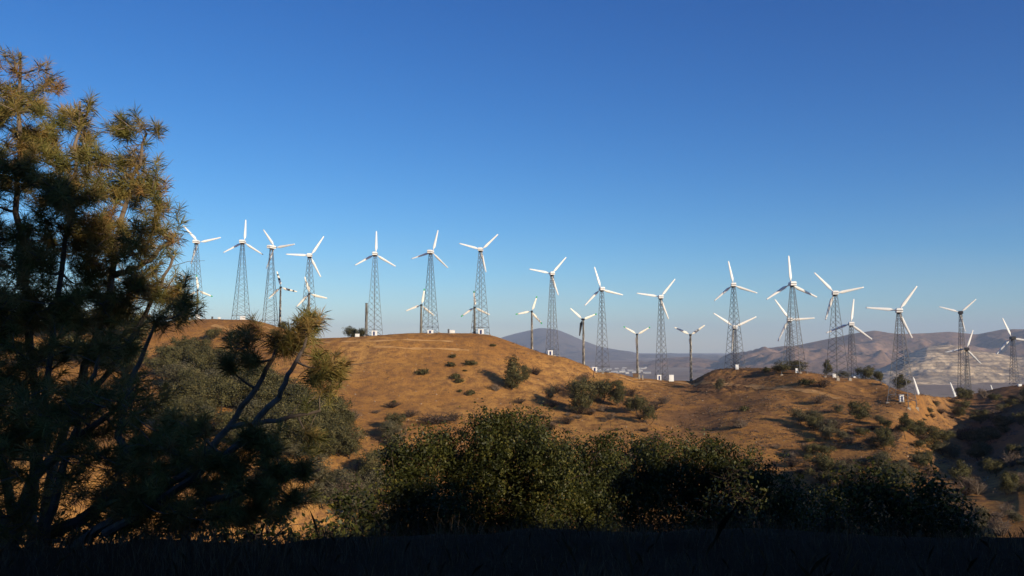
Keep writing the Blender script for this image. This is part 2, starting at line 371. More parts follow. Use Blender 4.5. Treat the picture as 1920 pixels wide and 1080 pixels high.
mountain('mountain', 'blue hazy conical mountain far beyond the valley', [(700,690),(820,668),(900,648),(940,633),(965,626),(990,620),(1010,615),(1022,615),(1045,618),(1065,626),(1095,639),(1125,650),(1160,656),(1200,664),(1250,669),(1320,675),(1500,684),(1800,690)], 12500, 18000, 22000, M_far, 420, 1500, seed=3)
mountain('hills', 'rolling purple brown foothills beyond the valley town', [(1080,697),(1130,694),(1180,684),(1215,678),(1240,672),(1290,669),(1330,676),(1400,680),(1450,684),(1520,690),(1600,700)], 7300, 9300, 11000, M_mt, 200, 700, seed=8, edge=.12)
mountain('mountain', 'long ridge of purple brown mountains behind the quarry', [(1290,706),(1330,690),(1370,672),(1400,661),(1440,654),(1470,650),(1500,646),(1550,636),(1600,627),(1640,621),(1680,625),(1730,624),(1780,622),(1830,627),(1860,621),(1880,617),(1920,619),(2000,610),(2150,612),(2400,620),(2700,640)], 5900, 8600, 11000, M_mt, 720, 1000, nu=700, seed=5, sy=2600)
mountain('quarry_hill', 'pale terraced quarry cut into the foothills', [(1520,716),(1570,710),(1610,703),(1640,696),(1665,684),(1690,668),(1715,658),(1738,649),(1765,646),(1795,647),(1822,656),(1860,661),(1900,668),(1960,668),(2050,672),(2200,690)], 4500, 5500, 6300, M_quarry, 120, 420, nu=700, ny=260, terr=17, seed=11, sy=500, edge=.03)
tag(bpy.data.objects['quarry_hill'], cat='quarry')

# ------------------------------------------------------------ wind turbines
M_white = simple('white_paint', (0.80, 0.80, 0.78), 0.45, 0.3, 0.06, 1.5)
M_cream = NT('weathered_blade'); _t = M_cream; _c = _t.coord()
_v = _t.n('ShaderNodeMapping'); _v.inputs['Scale'].default_value = (2, 2, 1.1); _t.l(_c, _v.inputs[0])
M_cream = _t.bsdf(_t.ramp(_t.noise(1.6, _v.outputs[0], 4, .6), [(0.31, (0.16, 0.15, 0.13)), (0.36, (0.74, 0.71, 0.63)), (0.8, (0.78, 0.75, 0.66))]), .5, .3)
M_steel = simple('galvanised_steel', (0.115, 0.12, 0.135), 0.6, 0.3, 0.35, 0.4)
M_dark = simple('dark_machinery', (0.045, 0.045, 0.05), 0.6, 0.4, 0.4, 3)
M_band = simple('dark_band', (0.05, 0.05, 0.055), 0.6, 0.3)
M_green = simple('green_tip_paint', (0.05, 0.42, 0.16), 0.5, 0.3, 0.15)
M_conc = simple('concrete', (0.33, 0.29, 0.24), 0.9, 0.1, 0.3)
_t = NT('peeling_tower_paint'); _c = _t.coord(); _v = _t.n('ShaderNodeMapping'); _v.inputs['Scale'].default_value = (1.6, 1.6, 0.55); _t.l(_c, _v.inputs[0])
M_tube = _t.bsdf(_t.ramp(_t.noise(1.3, _v.outputs[0], 6, .75), [(0.40, (0.045, 0.042, 0.04)), (0.50, (0.17, 0.155, 0.135)), (0.60, (0.50, 0.46, 0.38))]), .7, .2)
M_tube2 = simple('dull_tower_paint', (0.25, 0.235, 0.20), 0.7, 0.2, 0.5, 0.8)
M_blue = simple('blue_door_paint', (0.03, 0.045, 0.16), 0.6, 0.3)

def blade_mb(Rm, r0=0.09, chord=0.105, tipc=0.045, pitch=12, a=0.0, b=1.0, grow=1.0):
    mb = MB(); prof = [(0.0, .03), (0.05, .032), (0.10, .06), (0.17, .102), (0.24, .105), (0.5, .085), (0.75, .065), (0.95, .048), (1.0, .036)]
    rs = [p[0] for p in prof]; cs = [p[1] for p in prof]
    st = [x for x in sorted(set([a, b]+rs)) if a <= x <= b]; n = 10; base = 0
    for k, t_ in enumerate(st):
        r = Rm*(r0+(1-r0)*t_); c = float(np.interp(t_, rs, cs))*Rm*chord/.105*grow; th = max(c*0.16, 0.02*Rm*(1-t_)+0.006*Rm)*grow
        tw = R(pitch+10*(1-t_))
        for i in range(n):
            an = 2*math.pi*i/n; X = c*0.5*math.cos(an)+c*0.16; Yy = th*math.sin(an)*(1.0+0.3*math.cos(an))
            mb.v.append((X*math.cos(tw)-Yy*math.sin(tw), X*math.sin(tw)+Yy*math.cos(tw), r))
        if k:
            for i in range(n):
                j = (i+1) % n; mb.f.append(((k-1)*n+i, (k-1)*n+j, k*n+j, k*n+i)); mb.mi.append(0)
    mb.f.append(tuple(range(n))[::-1]); mb.mi.append(0)
    mb.f.append(tuple((len(st)-1)*n+i for i in range(n))); mb.mi.append(0)
    return mb
def lattice_mb(H, wb, wt, n=15):
    mb = MB(); zs = [H*(1-(1-i/n)**1.12) for i in range(n+1)]
    w_ = lambda z: (wb+(wt-wb)*(z/H)**0.92)/2
    cs = ((-1, -1), (1, -1), (1, 1), (-1, 1))
    for sx, sy in cs:
        mb.path([(sx*w_(z), sy*w_(z), z) for z in zs[::2]+([zs[-1]] if n % 2 else [])], 0.085, 4)
    for k in range(n):
        a, b = w_(zs[k]), w_(zs[k+1])
        for i in range(4):
            p, q = cs[i], cs[(i+1) % 4]
            mb.path([(p[0]*a, p[1]*a, zs[k]), (q[0]*b, q[1]*b, zs[k+1])], 0.042, 3, cap=False)
            mb.path([(q[0]*a, q[1]*a, zs[k]), (p[0]*b, p[1]*b, zs[k+1])], 0.042, 3, cap=False)
    for k in (0, 1):
        z = zs[k]+(0.25 if k == 0 else 0); a = w_(z)
        for i in range(4):
            p, q = cs[i], cs[(i+1) % 4]; mb.path([(p[0]*a, p[1]*a, z), (q[0]*a, q[1]*a, z)], 0.05, 3, cap=False)
    return mb
def turbine(hub, tips, Y, label, group, kind='big', bw=36, yaw=40, mats=None, greens=(), bands=(), bare=False, dark=False, dense=15, conc=0):
    """hub is measured as the centre of the three blade tips; the base stands on the ground at depth Y"""
    if len(tips) == 2: tips = list(tips)+[(3*hub[0]-tips[0][0]-tips[1][0], 3*hub[1]-tips[0][1]-tips[1][1])]
    hx = sum(q[0] for q in tips)/3; hy = sum(q[1] for q in tips)/3
    d = [((q[0]-hx), -(q[1]-hy)) for q in tips]
    a = math.sqrt(sum(q[0]**2 for q in d)/1.5); b = math.sqrt(sum(q[1]**2 for q in d)/1.5)
    if a > b: Rp = (a+b)/2; psi = R(6)
    else: Rp = b; psi = min(math.acos(a/b), R(34))
    hubw = pt(hx, hy, Y); az = math.atan2(hubw.x, hubw.y)
    hd = az+psi*(1 if hx < 950 else -1)
    ax = Vector((math.sin(hd), math.cos(hd), 0)); ri = Vector((math.cos(hd), -math.sin(hd), 0))
    Rm = Rp*hubw.length/F*0.985
    k = Rm/8.0
    ov = (1.9 if kind == 'big' else 1.3)*k
    top = hubw-ax*ov
    gz = g1(top.x, top.y)
    root = empty('wind_turbine', (top.x, top.y, gz), 0); tag(root, label, 'wind turbine', group)
    Ht = top.z-gz; s = Y/F
    def T(o, loc, m): o.location = loc; o.rotation_euler = m
    if kind == 'big':
        side = bw*s/1.38
        tw = lattice_mb(Ht-0.75*k, side, 0.85*k, dense).build('tower', M_steel, root); tw.rotation_euler = (0, 0, R(yaw))
        for sx, sy in ((-1, -1), (1, -1), (1, 1), (-1, 1)):
            q = Matrix.Rotation(R(yaw), 2) @ Vector((sx*side/2, sy*side/2)); zz = g1(top.x+q.x, top.y+q.y)-gz
            if zz < -0.25: MB().path([(q.x, q.y, zz-.4), (q.x, q.y, .05)], .10, 6).build('leg_extension', M_steel, root)
            f = MB().box((0, 0, 0), (0.9, 0.9, 1.0), top=.8).build('footing', M_conc, root); f.location = (q.x, q.y, min(zz, 0)-0.22+conc)
    else:
        rad = 0.42*k*1.25; pts = [(0, 0, -0.5), (0, 0, Ht*.34), (0, 0, Ht*.345), (0, 0, Ht*.67), (0, 0, Ht*.675), (0, 0, Ht-.4*k)]
        mb = MB().path(pts, [rad*1.25, rad*1.08, rad*1.02, rad*.95, rad*.88, rad*.8], 12)
        for zf in (Ht*.34, Ht*.67): mb.path([(0, 0, zf-.05), (0, 0, zf+.05)], rad*1.2, 12)
        tw = mb.build('tower', mats or M_tube, root)
        MB().path([(rad*.2, -rad*1.35, 0), (rad*.2, -rad*1.1, Ht-1)], 0.035, 4).build('ladder', M_dark, root)
    # nacelle, long axis along ax
    n_rot = (0, 0, -hd)
    if kind == 'big':
        nm = M_dark if dark else M_white; L = 3.3*k
        nb = MB().box((0, -0.1*k, 0.22*k), (1.75*k, L, 0.62*k), top=.80, topy=.9).box((0, -0.1*k, -0.42*k), (1.6*k, L*.96, 0.42*k), top=1)
        n_ = nb.build('nacelle', nm, root, bevel=0.12*k); T(n_, (0, 0, Ht), n_rot)
        st = MB().box((0, -0.1*k, -0.15*k), (1.52*k, L*.93, 0.13*k)).build('vent_band', M_dark, n_)
        yb = MB().path([(0, 0, -1.0*k), (0, 0, -.55*k)], .5*k, 12).build('yaw_bearing', M_dark, root); yb.location = (0, 0, Ht)
    else:
        nb = MB().box((0, -0.15*k, 0), (0.9*k, 1.9*k, .62*k), top=.8).path([(0, -.9*k, .1*k), (0, -1.5*k, .1*k)], .28*k, 8).box((0.42*k, .2*k, .2*k), (.3*k, .7*k, .4*k))
        n_ = nb.build('nacelle', M_dark, root, bevel=.05*k); T(n_, (0, 0, Ht), n_rot)
        yb = MB().path([(0, 0, -.55*k), (0, 0, -.25*k)], .55*k, 10).build('yaw_bearing', M_dark, root); yb.location = (0, 0, Ht)
    hb_ = MB().path([(0, -.35*k, 0), (0, .25*k, 0), (0, .6*k, 0), (0, .8*k, 0)], [.46*k, .5*k, .34*k, .08*k], 12).build('hub', M_white if kind == 'big' and not dark else M_dark, root, smooth=True)
    hl = ax*ov; T(hb_, (hl.x, hl.y, Ht), n_rot)
    cph = max(math.cos(psi), .3) if a <= b else 1
    p0 = np.angle(sum(np.exp(1j*(math.atan2(q[1], q[0]/cph)-i*2*math.pi/3*sg)) for sg in (1,) for i, q in enumerate(sorted(d, key=lambda q: math.atan2(q[1], q[0]))) ))
    ds = sorted(range(3), key=lambda i: math.atan2(d[i][1], d[i][0]))
    for j, i in enumerate(ds):
        ph_ = p0+j*2*math.pi/3      # angle from image right, counter-clockwise
        mat = (M_white if kind == 'big' else (M_cream if (i not in bands) else M_cream))
        if kind == 'dark': mat = M_dark
        bl = blade_mb(Rm, chord=.110 if kind == 'big' else .155, a=0, b=.87 if i in greens else 1).build('blade', M_band if (kind != 'big' and i in bands and i == 2 and len(bands) == 1) else mat, root, smooth=True)
        # local z -> radial direction in the rotor plane, local y -> rotor axis
        rad_v = ri*math.cos(ph_)+Vector((0, 0, 1))*math.sin(ph_); yv = ax; xv = yv.cross(rad_v)
        mt = Matrix((xv, yv, rad_v)).transposed(); bl.rotation_euler = mt.to_euler(); bl.location = (hl.x, hl.y, Ht)
        if i in greens:
            blade_mb(Rm, chord=.155, a=.87, b=1, grow=1.06).build('blade_tip', M_green, bl, smooth=True)
        if i in bands and not (i == 2 and len(bands) == 1):
            for (qa, qb) in ((.40, .52), (.70, .82)):
                blade_mb(Rm, chord=.110 if kind == 'big' else .155, a=qa, b=qb, grow=1.03).build('dark_band', M_band, bl, smooth=True)
    return root
GB = 'white three-bladed turbines on lattice towers'; GT = 'small weathered turbines on tubular towers'
big = [
 ((371,454),[(345,424),(409,446),(361,493)],325,'white turbine on a lattice tower, first to the right of the big pine',38,52),
 ((458,454),[(460,413),(422,474),(491,476)],325,'white turbine with one blade straight up, second from the big pine',37,38),
 ((514,464),[(494,430),(550,459),(501,503)],318,'white turbine third from the pine, tall lattice tower beside the black banded small turbine',34,30),
 ((581,480),[(605,443),(538,477),(602,519)],300,'white turbine at the end of the left hill, lattice tower behind a pine tip',36,50),
 ((704,477),[(705,433),(666,498),(742,499)],290,'white lattice turbine beside the bare pole, one blade straight up',31,56),
 ((811,473),[(821,431),(771,485),(840,503)],290,'white lattice turbine in the middle of the rounded hilltop',33,36),
 ((902,469),[(860,456),(934,439),(912,511)],292,'white lattice turbine at the right end of the rounded hilltop',35,58),
 ((1034,513),[(992,505),(1062,481),(1047,554)],287,'white lattice turbine standing before the blue conical mountain',26,60),
 ((1126,542),[(1115,500),(1168,552),(1096,574)],288,'white lattice turbine rising behind the hut with a blue door on the cut bank',27,42),
 ((1238,557),[(1266,523),(1194,550),(1253,598)],297,'white lattice turbine between two small tubular turbines on the saddle',25,28),
 ((1375,534),[(1367,490),(1417,549),(1340,564)],287,'white lattice turbine on top of the stony knoll, tallest at its left end',38,40),
 ((1482,532),[(1480,481),(1527,556),(1440,561)],262,'white lattice turbine with a blade straight up, tallest of the right group',48,52),
 ((1565,549),[(1531,512),(1613,540),(1549,597)],256,'white lattice turbine with two blades raised, standing on tall concrete piers',42,26),
 ((1684,582),[(1630,577),(1716,542),(1706,628)],223,'nearest and largest white lattice turbine, lowest on the right slope',52,44),
]
for hub, tips, Y, lab, bw, yaw in big: turbine(hub, tips, Y, lab, GB, 'big', bw, yaw, conc=(0.5 if Y == 256 else 0))
G2 = 'second-row turbines on slim lattice towers'
turbine((1376,613),[(1337,588),(1418,596)],300,'second-row white turbine directly below and behind the knoll-top turbine',G2,'big',17,45)
turbine((1479,599),[(1455,563),(1524,596),(1459,638)],300,'second-row white turbine seen through the tallest lattice tower of the right group',G2,'big',19,40)
turbine((1595,607),[(1601,564),(1553,623),(1630,634)],305,'white turbine on a slim lattice tower beside the dark ridge trees',G2,'big',20,35)
turbine((1800,586),[(1768,576),(1825,564),(1807,618)],338,'dark nacelle turbine on a lattice tower in front of the pale quarry',G2,'big',22,40,dark=True)
turbine((1812,654),[(1823,624),(1778,660),(1834,678)],338,'small dark nacelle turbine just right of the taller one before the quarry',G2,'big',14,50,dark=True)
turbine((1896,634),[(1885,601),(1930,639),(1874,661)],338,'dark nacelle turbine at the far right edge above the dark ridge',G2,'big',18,30,dark=True)
turbine((206,450),[(195,420),(240,446)],335,'white lattice turbine mostly hidden behind the big pine',GB,'big',34,40)
small = [
 ((371,544),[(368,518),(397,554),(348,561)],324,'small green-tipped turbine in front of the first lattice tower from the pine',(0,1,2),(),M_tube2),
 ((526,539),[(519,510),(556,546),(505,560)],317,'small turbine with black bands across its blades, on the left hill',(),(0,1),M_tube),
 ((579,551),[(571,520),(613,558),(557,575)],298,'small cream turbine behind the pine tip, before the fourth lattice tower',(),(),M_tube2),
 ((790,571),[(795,541),(761,583),(815,592)],288,'small turbine with one green tip straight up, left of the middle hilltop tower',(0,),(),M_tube2),
 ((890,576),[(888,545),(864,594),(919,590)],291,'small turbine with two green tips, overlapping the right hilltop lattice tower',(0,1),(),M_tube2),
 ((997,584),[(1007,555),(966,590),(1017,607)],289,'small three green-tipped turbine on the shoulder left of the conical mountain',(0,1,2),(),M_tube),
 ((1092,598),[(1069,578),(1119,588),(1087,630)],285,'small turbine with one blade hanging down black, above the cut bank',(1,),(2,),M_tube),
 ((1194,627),[(1168,614),(1221,613)],291,'small green-tipped turbine with blades raised in a V, beside the timber block',(0,1),(),M_tube),
 ((1294,628),[(1264,615),(1322,610)],293,'small plain V-bladed turbine beside the stony knoll',(),(),M_tube),
 ((206,508),[(183,523),(222,525)],334,'small white turbine glimpsed through the big pine branches',(),(),M_tube2),
]
for hub, tips, Y, lab, gre, ban, m in small: turbine(hub, tips, Y, lab, GT, 'small', mats=m, greens=gre, bands=ban)
# turbines standing lower behind the right ridge: only a raised blade shows
for hx, hy, tx, ty, Y, lab in ((1724,740,1717,711,300,'single white blade poking up behind the ridge right of the largest tower'),
                               (1795,748,1787,721,385,'single white blade rising just left of the quarry turbines'),
                               (1865,743,1861,725,420,'tiny white blade tip above the dark ridge between the last two turbines')):
    d_ = (tx-hx, ty-hy); L = math.hypot(*d_)*1.25; an = math.atan2(d_[1], d_[0])
    c_ = (hx-0.0, hy+math.hypot(*d_)*.25)
    tps = [(c_[0]+L*math.cos(an+q), c_[1]+L*math.sin(an+q)) for q in (0, 2*math.pi/3, 4*math.pi/3)]
    turbine(c_, tps, Y, lab, 'turbines half hidden behind the right ridge', 'big', 12, 40)

# bare pole without rotor
b_ = pt(686.5, 629, 289); gz = g1(b_.x, b_.y); r_ = empty('turbine_pole', (b_.x, b_.y, gz)); tag(r_, 'bare grey tubular pole without a rotor, left of the rounded hill turbine', 'pole')
Hp = pt(686.5, 569, 289).z-gz
MB().path([(0, 0, -.4), (0, 0, Hp*.4), (0, 0, Hp)], [.50, .46, .40], 12).build('shaft', M_tube2, r_)
MB().path([(0, 0, Hp), (0, 0, Hp+.12)], .5, 12).build('flange', M_dark, r_)

# ------------------------------------------------------------ equipment huts and cabinets
def hut(px, py, wpx, hpx, label, door=True, Y=None, kind='hut', rz=None, cat='hut', mat=None):
    Y = Y or 288; b = pt(px, py, Y); gz = g1(b.x, b.y); s = Y/F; W = wpx*s; H = max(pt(px, py-hpx, Y).z-gz, hpx*s*.9)
    if H > hpx*s*1.6: H = hpx*s*1.6
    r = empty('equipment_hut', (b.x, b.y, gz), rz if rz is not None else -0.15); tag(r, label, cat, 'white equipment huts below the towers' if mat is None else None)
    m = mat or M_white
    MB().box((0, 0, (H-.12)/2-.15), (W*.94, W*.8, H-.12+.3)).build('wall', m, r, bevel=.02)
    MB().box((0, 0, H-.10+.06), (W*1.02, W*.9, .14), top=.96).build('roof', m, r)
    MB().box((0, 0, -.02), (W*1.15, W*1.0, .2)).build('base_slab', M_conc, r)
    if door:
        dd = MB().box((W*.04, -W*.4-.03, H*.44), (W*.36, .06, H*.74)).build('door', M_blue, r)
        MB().box((W*.16, -W*.4-.08, H*.42), (.08, .05, .16)).build('handle', M_steel, dd)
    else:
        MB().box((0, -W*.4-.02, H*.5), (W*.55, .04, H*.6)).build('door_panel', m, r)
    return r
hut(371,598,7,8,'white cabinet at the foot of the first small green-tipped turbine',False,322)
hut(455,600,8,7,'white cabinet at the foot of the second lattice tower on the left hill',False,320)
hut(578,632,8,10,'white cabinet between the legs of the last tower on the left hill',True,296)
hut(702,628,9,8,'white hut at the foot of the leftmost rounded hill tower',True,285)
hut(807,625,10,6,'wide white hut with dark doorway under the middle hilltop tower',True,285)
hut(848,624,9,5,'low white cabinet alone on the hilltop between two towers',False,286)
hut(902,626,10,9,'white hut with dark doorway under the right hilltop tower',True,287)
hut(1032,668,9,10,'white hut with dark doorway at the foot of the tower before the conical mountain',True,283)
hut(1115,698,9,9,'white hut with blue door tucked against the cut bank',True,284)
hut(1236,711,8,8,'white hut with blue door on the saddle beside the lattice legs',True,292)
hut(1259,712,9,9,'plain white hut on the saddle, right of the blue door hut',False,291)
hut(1382,695,6,10,'tall narrow white cabinet on the stony knoll',False,281)
hut(1494,702,5,9,'white cabinet at the front leg of the tallest right tower',False,257)
hut(1564,711,6,8,'white sign-like cabinet between the piers of the two-blades-up tower',False,256)
hut(1602,711,4,5,'tiny white box below the slim tower by the ridge trees',False,290)
hut(1690,745,8,8,'white cabinet inside the legs of the nearest tower',True,221)
hut(1912,726,6,5,'tiny white hut on the dark ridge at the right edge',False,325)
hut(411,599,4,4,'tiny white box on the left hill crest, right of a dark post',False,322)
hut(398,599,3,5,'small grey cabinet on the left hill crest',False,322,mat=M_steel)
hut(670,630,7,4,'low white tank-like box before the two hilltop trees',False,285)
hut(841,624,3,7,'narrow grey cabinet just left of the low white one on the hilltop',False,286,mat=M_steel)
hut(1192,714,11,9,'brown timber-clad block at the foot of the V-bladed green-tipped turbine',False,288,mat=simple('weathered_timber',(0.16,0.10,0.06),.9,.05),cat='shed')
for px in (1199, 1205):
    b_ = pt(px, 712, 287); tag(MB().box((0, 0, .6), (.45, .45, 1.6), top=.9).build('concrete_pier', M_conc), 'grey concrete pier standing '+('beside the brown timber block' if px < 1202 else 'on the right of its twin by the saddle road'), 'pier').location = (b_.x, b_.y, g1(b_.x, b_.y))
# ------------------------------------------------------------ dirt tracks
M_track = NT('pale_track_dirt'); M_track = M_track.bsdf(M_track.ramp(M_track.noise(0.5, M_track.coord(), 6, .7), [(.4, (0.40, 0.215, 0.08)), (.65, (0.53, 0.31, 0.13))]), .95, .05)
def track(pts, w_=2.2, name='dirt_track', lift=.07):
    P = [hit(*p) for p in pts]; Q = []
    for a, b in zip(P[:-1], P[1:]):
        n = max(2, int((b-a).length/1.2))
        for i in range(n): Q.append(a.lerp(b, i/n))
    Q.append(P[-1]); V = []
    for i, q in enumerate(Q):
        d = Q[min(i+2, len(Q)-1)]-Q[max(i-2, 0)]; nrm = Vector((-d.y, d.x, 0)).normalized()
        ww = w_*(0.8+0.35*math.sin(i*.7)+.2*math.sin(i*1.9))
        for k in (-.5, -.17, .17, .5):
            v = q+nrm*ww*k; V.append((v.x, v.y, g1(v.x, v.y)+lift))
    f = gridfaces(len(Q), 4); o = nmesh(name, V, f, M_track, smooth=True); tag(o, kind='structure'); return o
track([(398,610),(425,617),(452,626)], 2.0)
track([(700,651),(760,654),(830,655),(880,658)], 1.2)
track([(640,641),(700,640),(760,638),(850,641)], 1.2)
track([(1266,716),(1330,719),(1400,724),(1460,728),(1510,733),(1540,738),(1575,748)], 2.6)
track([(1150,702),(1190,716),(1260,716)], 2.0)
track([(470,606),(510,618),(560,640),(620,643)], 1.5)

# ------------------------------------------------------------ valley town
M_shed = simple('warehouse_white', (0.36, 0.35, 0.33), .6, .2, .1); M_shr = simple('warehouse_roof', (0.36, 0.36, 0.37), .6, .2, .2)
r2_ = random.Random(3)
for i in range(34):
    px = r2_.uniform(1100, 1215); py = r2_.choice([690.5, 692, 694, 696, 698, 700])+r2_.uniform(-.6, .6)
    Y = abs(ZV)/((py-650)/F)*1.0; b_ = pt(px, py, Y); L = r2_.uniform(14, 50)*r2_.uniform(.6,1.6); Wd = r2_.uniform(14, 30); H = r2_.uniform(7, 13)
    r = empty('warehouse', (b_.x, b_.y, ZV), r2_.uniform(-.3, .3))
    tag(r, 'small white building of the far valley town below the conical mountain', 'building', 'white buildings of the valley town')
    MB().box((0, 0, H/2), (L, Wd, H)).build('wall', M_shed, r)
    m = MB(); x, y = L/2+.5, Wd/2+.5
    m.v = [(-x, -y, H+.1), (x, -y, H+.1), (x, y, H+.1), (-x, y, H+.1), (-x, 0, H+3.2), (x, 0, H+3.2)]; m.f = [(0, 1, 5, 4), (2, 3, 4, 5), (0, 4, 3), (1, 2, 5), (0, 3, 2, 1)]; m.mi = [0]*5
    m.build('roof', M_shr, r)

# ------------------------------------------------------------ vegetation
M_bark = simple('bark', (0.085, 0.06, 0.045), .95, .05, .5, 6)
M_bark_pale = simple('pale_bark', (0.22, 0.17, 0.13), .95, .05, .5, 9)
M_oak = foliage('hill_oak_leaves', [(0.25, (0.032, 0.032, 0.012)), (0.5, (0.078, 0.073, 0.026)), (0.75, (0.165, 0.135, 0.052))], .2)
M_grey = foliage('grey_green_leaves', [(0.25, (0.055, 0.052, 0.026)), (0.5, (0.11, 0.098, 0.050)), (0.75, (0.19, 0.155, 0.085))], .2)
M_dry = foliage('dry_twigs', [(0.25, (0.050, 0.034, 0.022)), (0.5, (0.11, 0.073, 0.045)), (0.75, (0.19, 0.13, 0.08))], .1)
M_near = foliage('near_oak_leaves', [(0.30, (0.015, 0.021, 0.006)), (0.52, (0.046, 0.052, 0.012)), (0.72, (0.110, 0.104, 0.021)), (0.85, (0.21, 0.155, 0.038))], .3, .5)
M_needle = foliage('pine_needles', [(0.22, (0.09, 0.105, 0.035)), (0.45, (0.22, 0.205, 0.055)), (0.60, (0.35, 0.245, 0.075)), (0.76, (0.38, 0.19, 0.075))], .32, .5)
def rdir(n):
    v = rng.normal(size=(n, 3)); return v/np.linalg.norm(v, axis=1, keepdims=True)
def leaf_arrays(P, N, tone, size, aspect=1.7, jitter=.45):
    """diamond leaves at points P, outward normals N"""
    n = len(P); nn = N+rdir(n)*jitter*1.6; nn /= np.linalg.norm(nn, axis=1, keepdims=True)
    a = np.cross(nn, rdir(n)); a /= np.linalg.norm(a, axis=1, keepdims=True)+1e-9; b = np.cross(nn, a)
    sz = size*rng.uniform(.6, 1.3, (n, 1)); L = a*sz*aspect/2; W = b*sz/2; fold = nn*sz*.12
    V = np.stack([P-L, P-W*.9+fold, P+L, P+W*.9+fold], 1).reshape(-1, 3)
    Fc = np.arange(4*n).reshape(-1, 4); return V, Fc, np.repeat(tone, 4)
def crown_points(lobes, clumps, per, spread, fill=.55, rnd=None):
    """lobes: (x,y,z,rx,ry,rz); leaf clumps spread through each lobe's volume, thicker near its skin"""
    P = []; N = []; T = []
    vol = np.array([l[3]*l[5] for l in lobes]); vol = vol/vol.sum()
    for l, v in zip(lobes, vol):
        k = max(3, int(clumps*v)); d = rdir(k); rr = rng.uniform(fill, 1.05, (k, 1))
        bump_ = 1+.22*rng.normal(size=(k, 1))*0.6
        c = np.array(l[:3])+d*rr*bump_*np.array(l[3:6])
        tn = rng.uniform(.15, .85, k)
        q = np.repeat(c, per, 0)+rng.normal(size=(k*per, 3))*spread*rng.uniform(.5, 1.2, (k*per, 1)); P.append(q)
        N.append(np.repeat(d, per, 0)); T.append(np.clip(np.repeat(tn, per)+rng.normal(size=k*per)*.14, 0, 1))
    return np.concatenate(P), np.concatenate(N), np.concatenate(T)
def limb_tree(mb, base, targets, r0, n=5, sag=.1, wob=.06):
    """grow limbs from base: each target joins the nearest existing node lying closer to the base"""
    nodes = [(Vector(base), r0)]; paths = []
    tg = sorted([Vector(t_) for t_ in targets], key=lambda v: (v-Vector(base)).length)
    for t_ in tg:
        best = min(nodes, key=lambda nd: (nd[0]-t_).length*1.0 + 0.25*(nd[0]-Vector(base)).length)
        p0, rr = best; d = t_-p0; L = d.length
        if L < 1e-4: continue
        r1 = max(rr*.62, r0*.06); pts = []; K = 4
        off = Vector((random.gauss(0, wob), random.gauss(0, wob), random.gauss(0, wob)))*L*2+Vector((0, 0, -sag*L))
        for i in range(K+1):
            f = i/K; pts.append(p0+d*f+off*(4*f*(1-f))*.5)
        rads = [r1+(max(r1*.45, r0*.03)-r1)*i/K for i in range(K+1)]
        mb.path(pts, rads, n, cap=False)
        for i in range(1, K+1): nodes.append((pts[i], rads[i]))
    return mb
def make_bush(name, label, cat, lobes, clumps, per, spread, leaf, mat, trunk_r=.03, trunks=1, kind='leaf', group=None):
    root = empty(name, (0, 0, 0)); tag(root, label, cat, group)
    P, N, T = crown_points(lobes, clumps, per, spread)
    V, Fc, A = leaf_arrays(P, N, T, leaf); nmesh('crown', V, Fc, mat, root, attrs={'tone': A})
    mb = MB(); zc = [Vector(l[:3]) for l in lobes]
    for k in range(trunks):
        bx = Vector((random.uniform(-.06, .06)*trunks, random.uniform(-.06, .06)*trunks, -.12))
        limb_tree(mb, bx, [z+Vector((0, 0, -l[5]*.3)) for z, l in zip(zc, lobes)], trunk_r, 5)
    mb.build('trunk', M_bark, root); return root
def rl(n, R0, z0, z1, r0, r1, flat=.85):
    o = []
    for i in range(n):
        a = random.uniform(0, 2*math.pi); q = R0*math.sqrt(random.random()); r = random.uniform(r0, r1)
        o.append((q*math.cos(a), q*math.sin(a), random.uniform(z0, z1), r, r, r*flat))
    return o
def twig_arrays(n, H, W, thick, lean=.5):
    P = []; 
    mb = MB()
    for i in range(n):
        a = random.uniform(0, 2*math.pi); sp = random.uniform(.1, 1)*W; h = H*random.uniform(.5, 1.0)*(1-.3*sp/W)
        p0 = Vector((random.uniform(-.05, .05), random.uniform(-.05, .05), -.05)); p2 = Vector((sp*math.cos(a), sp*math.sin(a), h))
        p1 = p0.lerp(p2, .5)+Vector((random.gauss(0, .05), random.gauss(0, .05), random.uniform(.02, .1)))
        mb.path([p0, p1, p2], [thick*1.6, thick, thick*.4], 3, cap=False)
        for q in range(4):
            f = random.uniform(.35, .95); s0 = p0.lerp(p2, f); e = s0+Vector((random.gauss(0, .13), random.gauss(0, .13), random.uniform(.02, .2)))
            mb.path([s0, e], [thick*.7, thick*.25], 3, cap=False)
    return mb
PROTO = {}
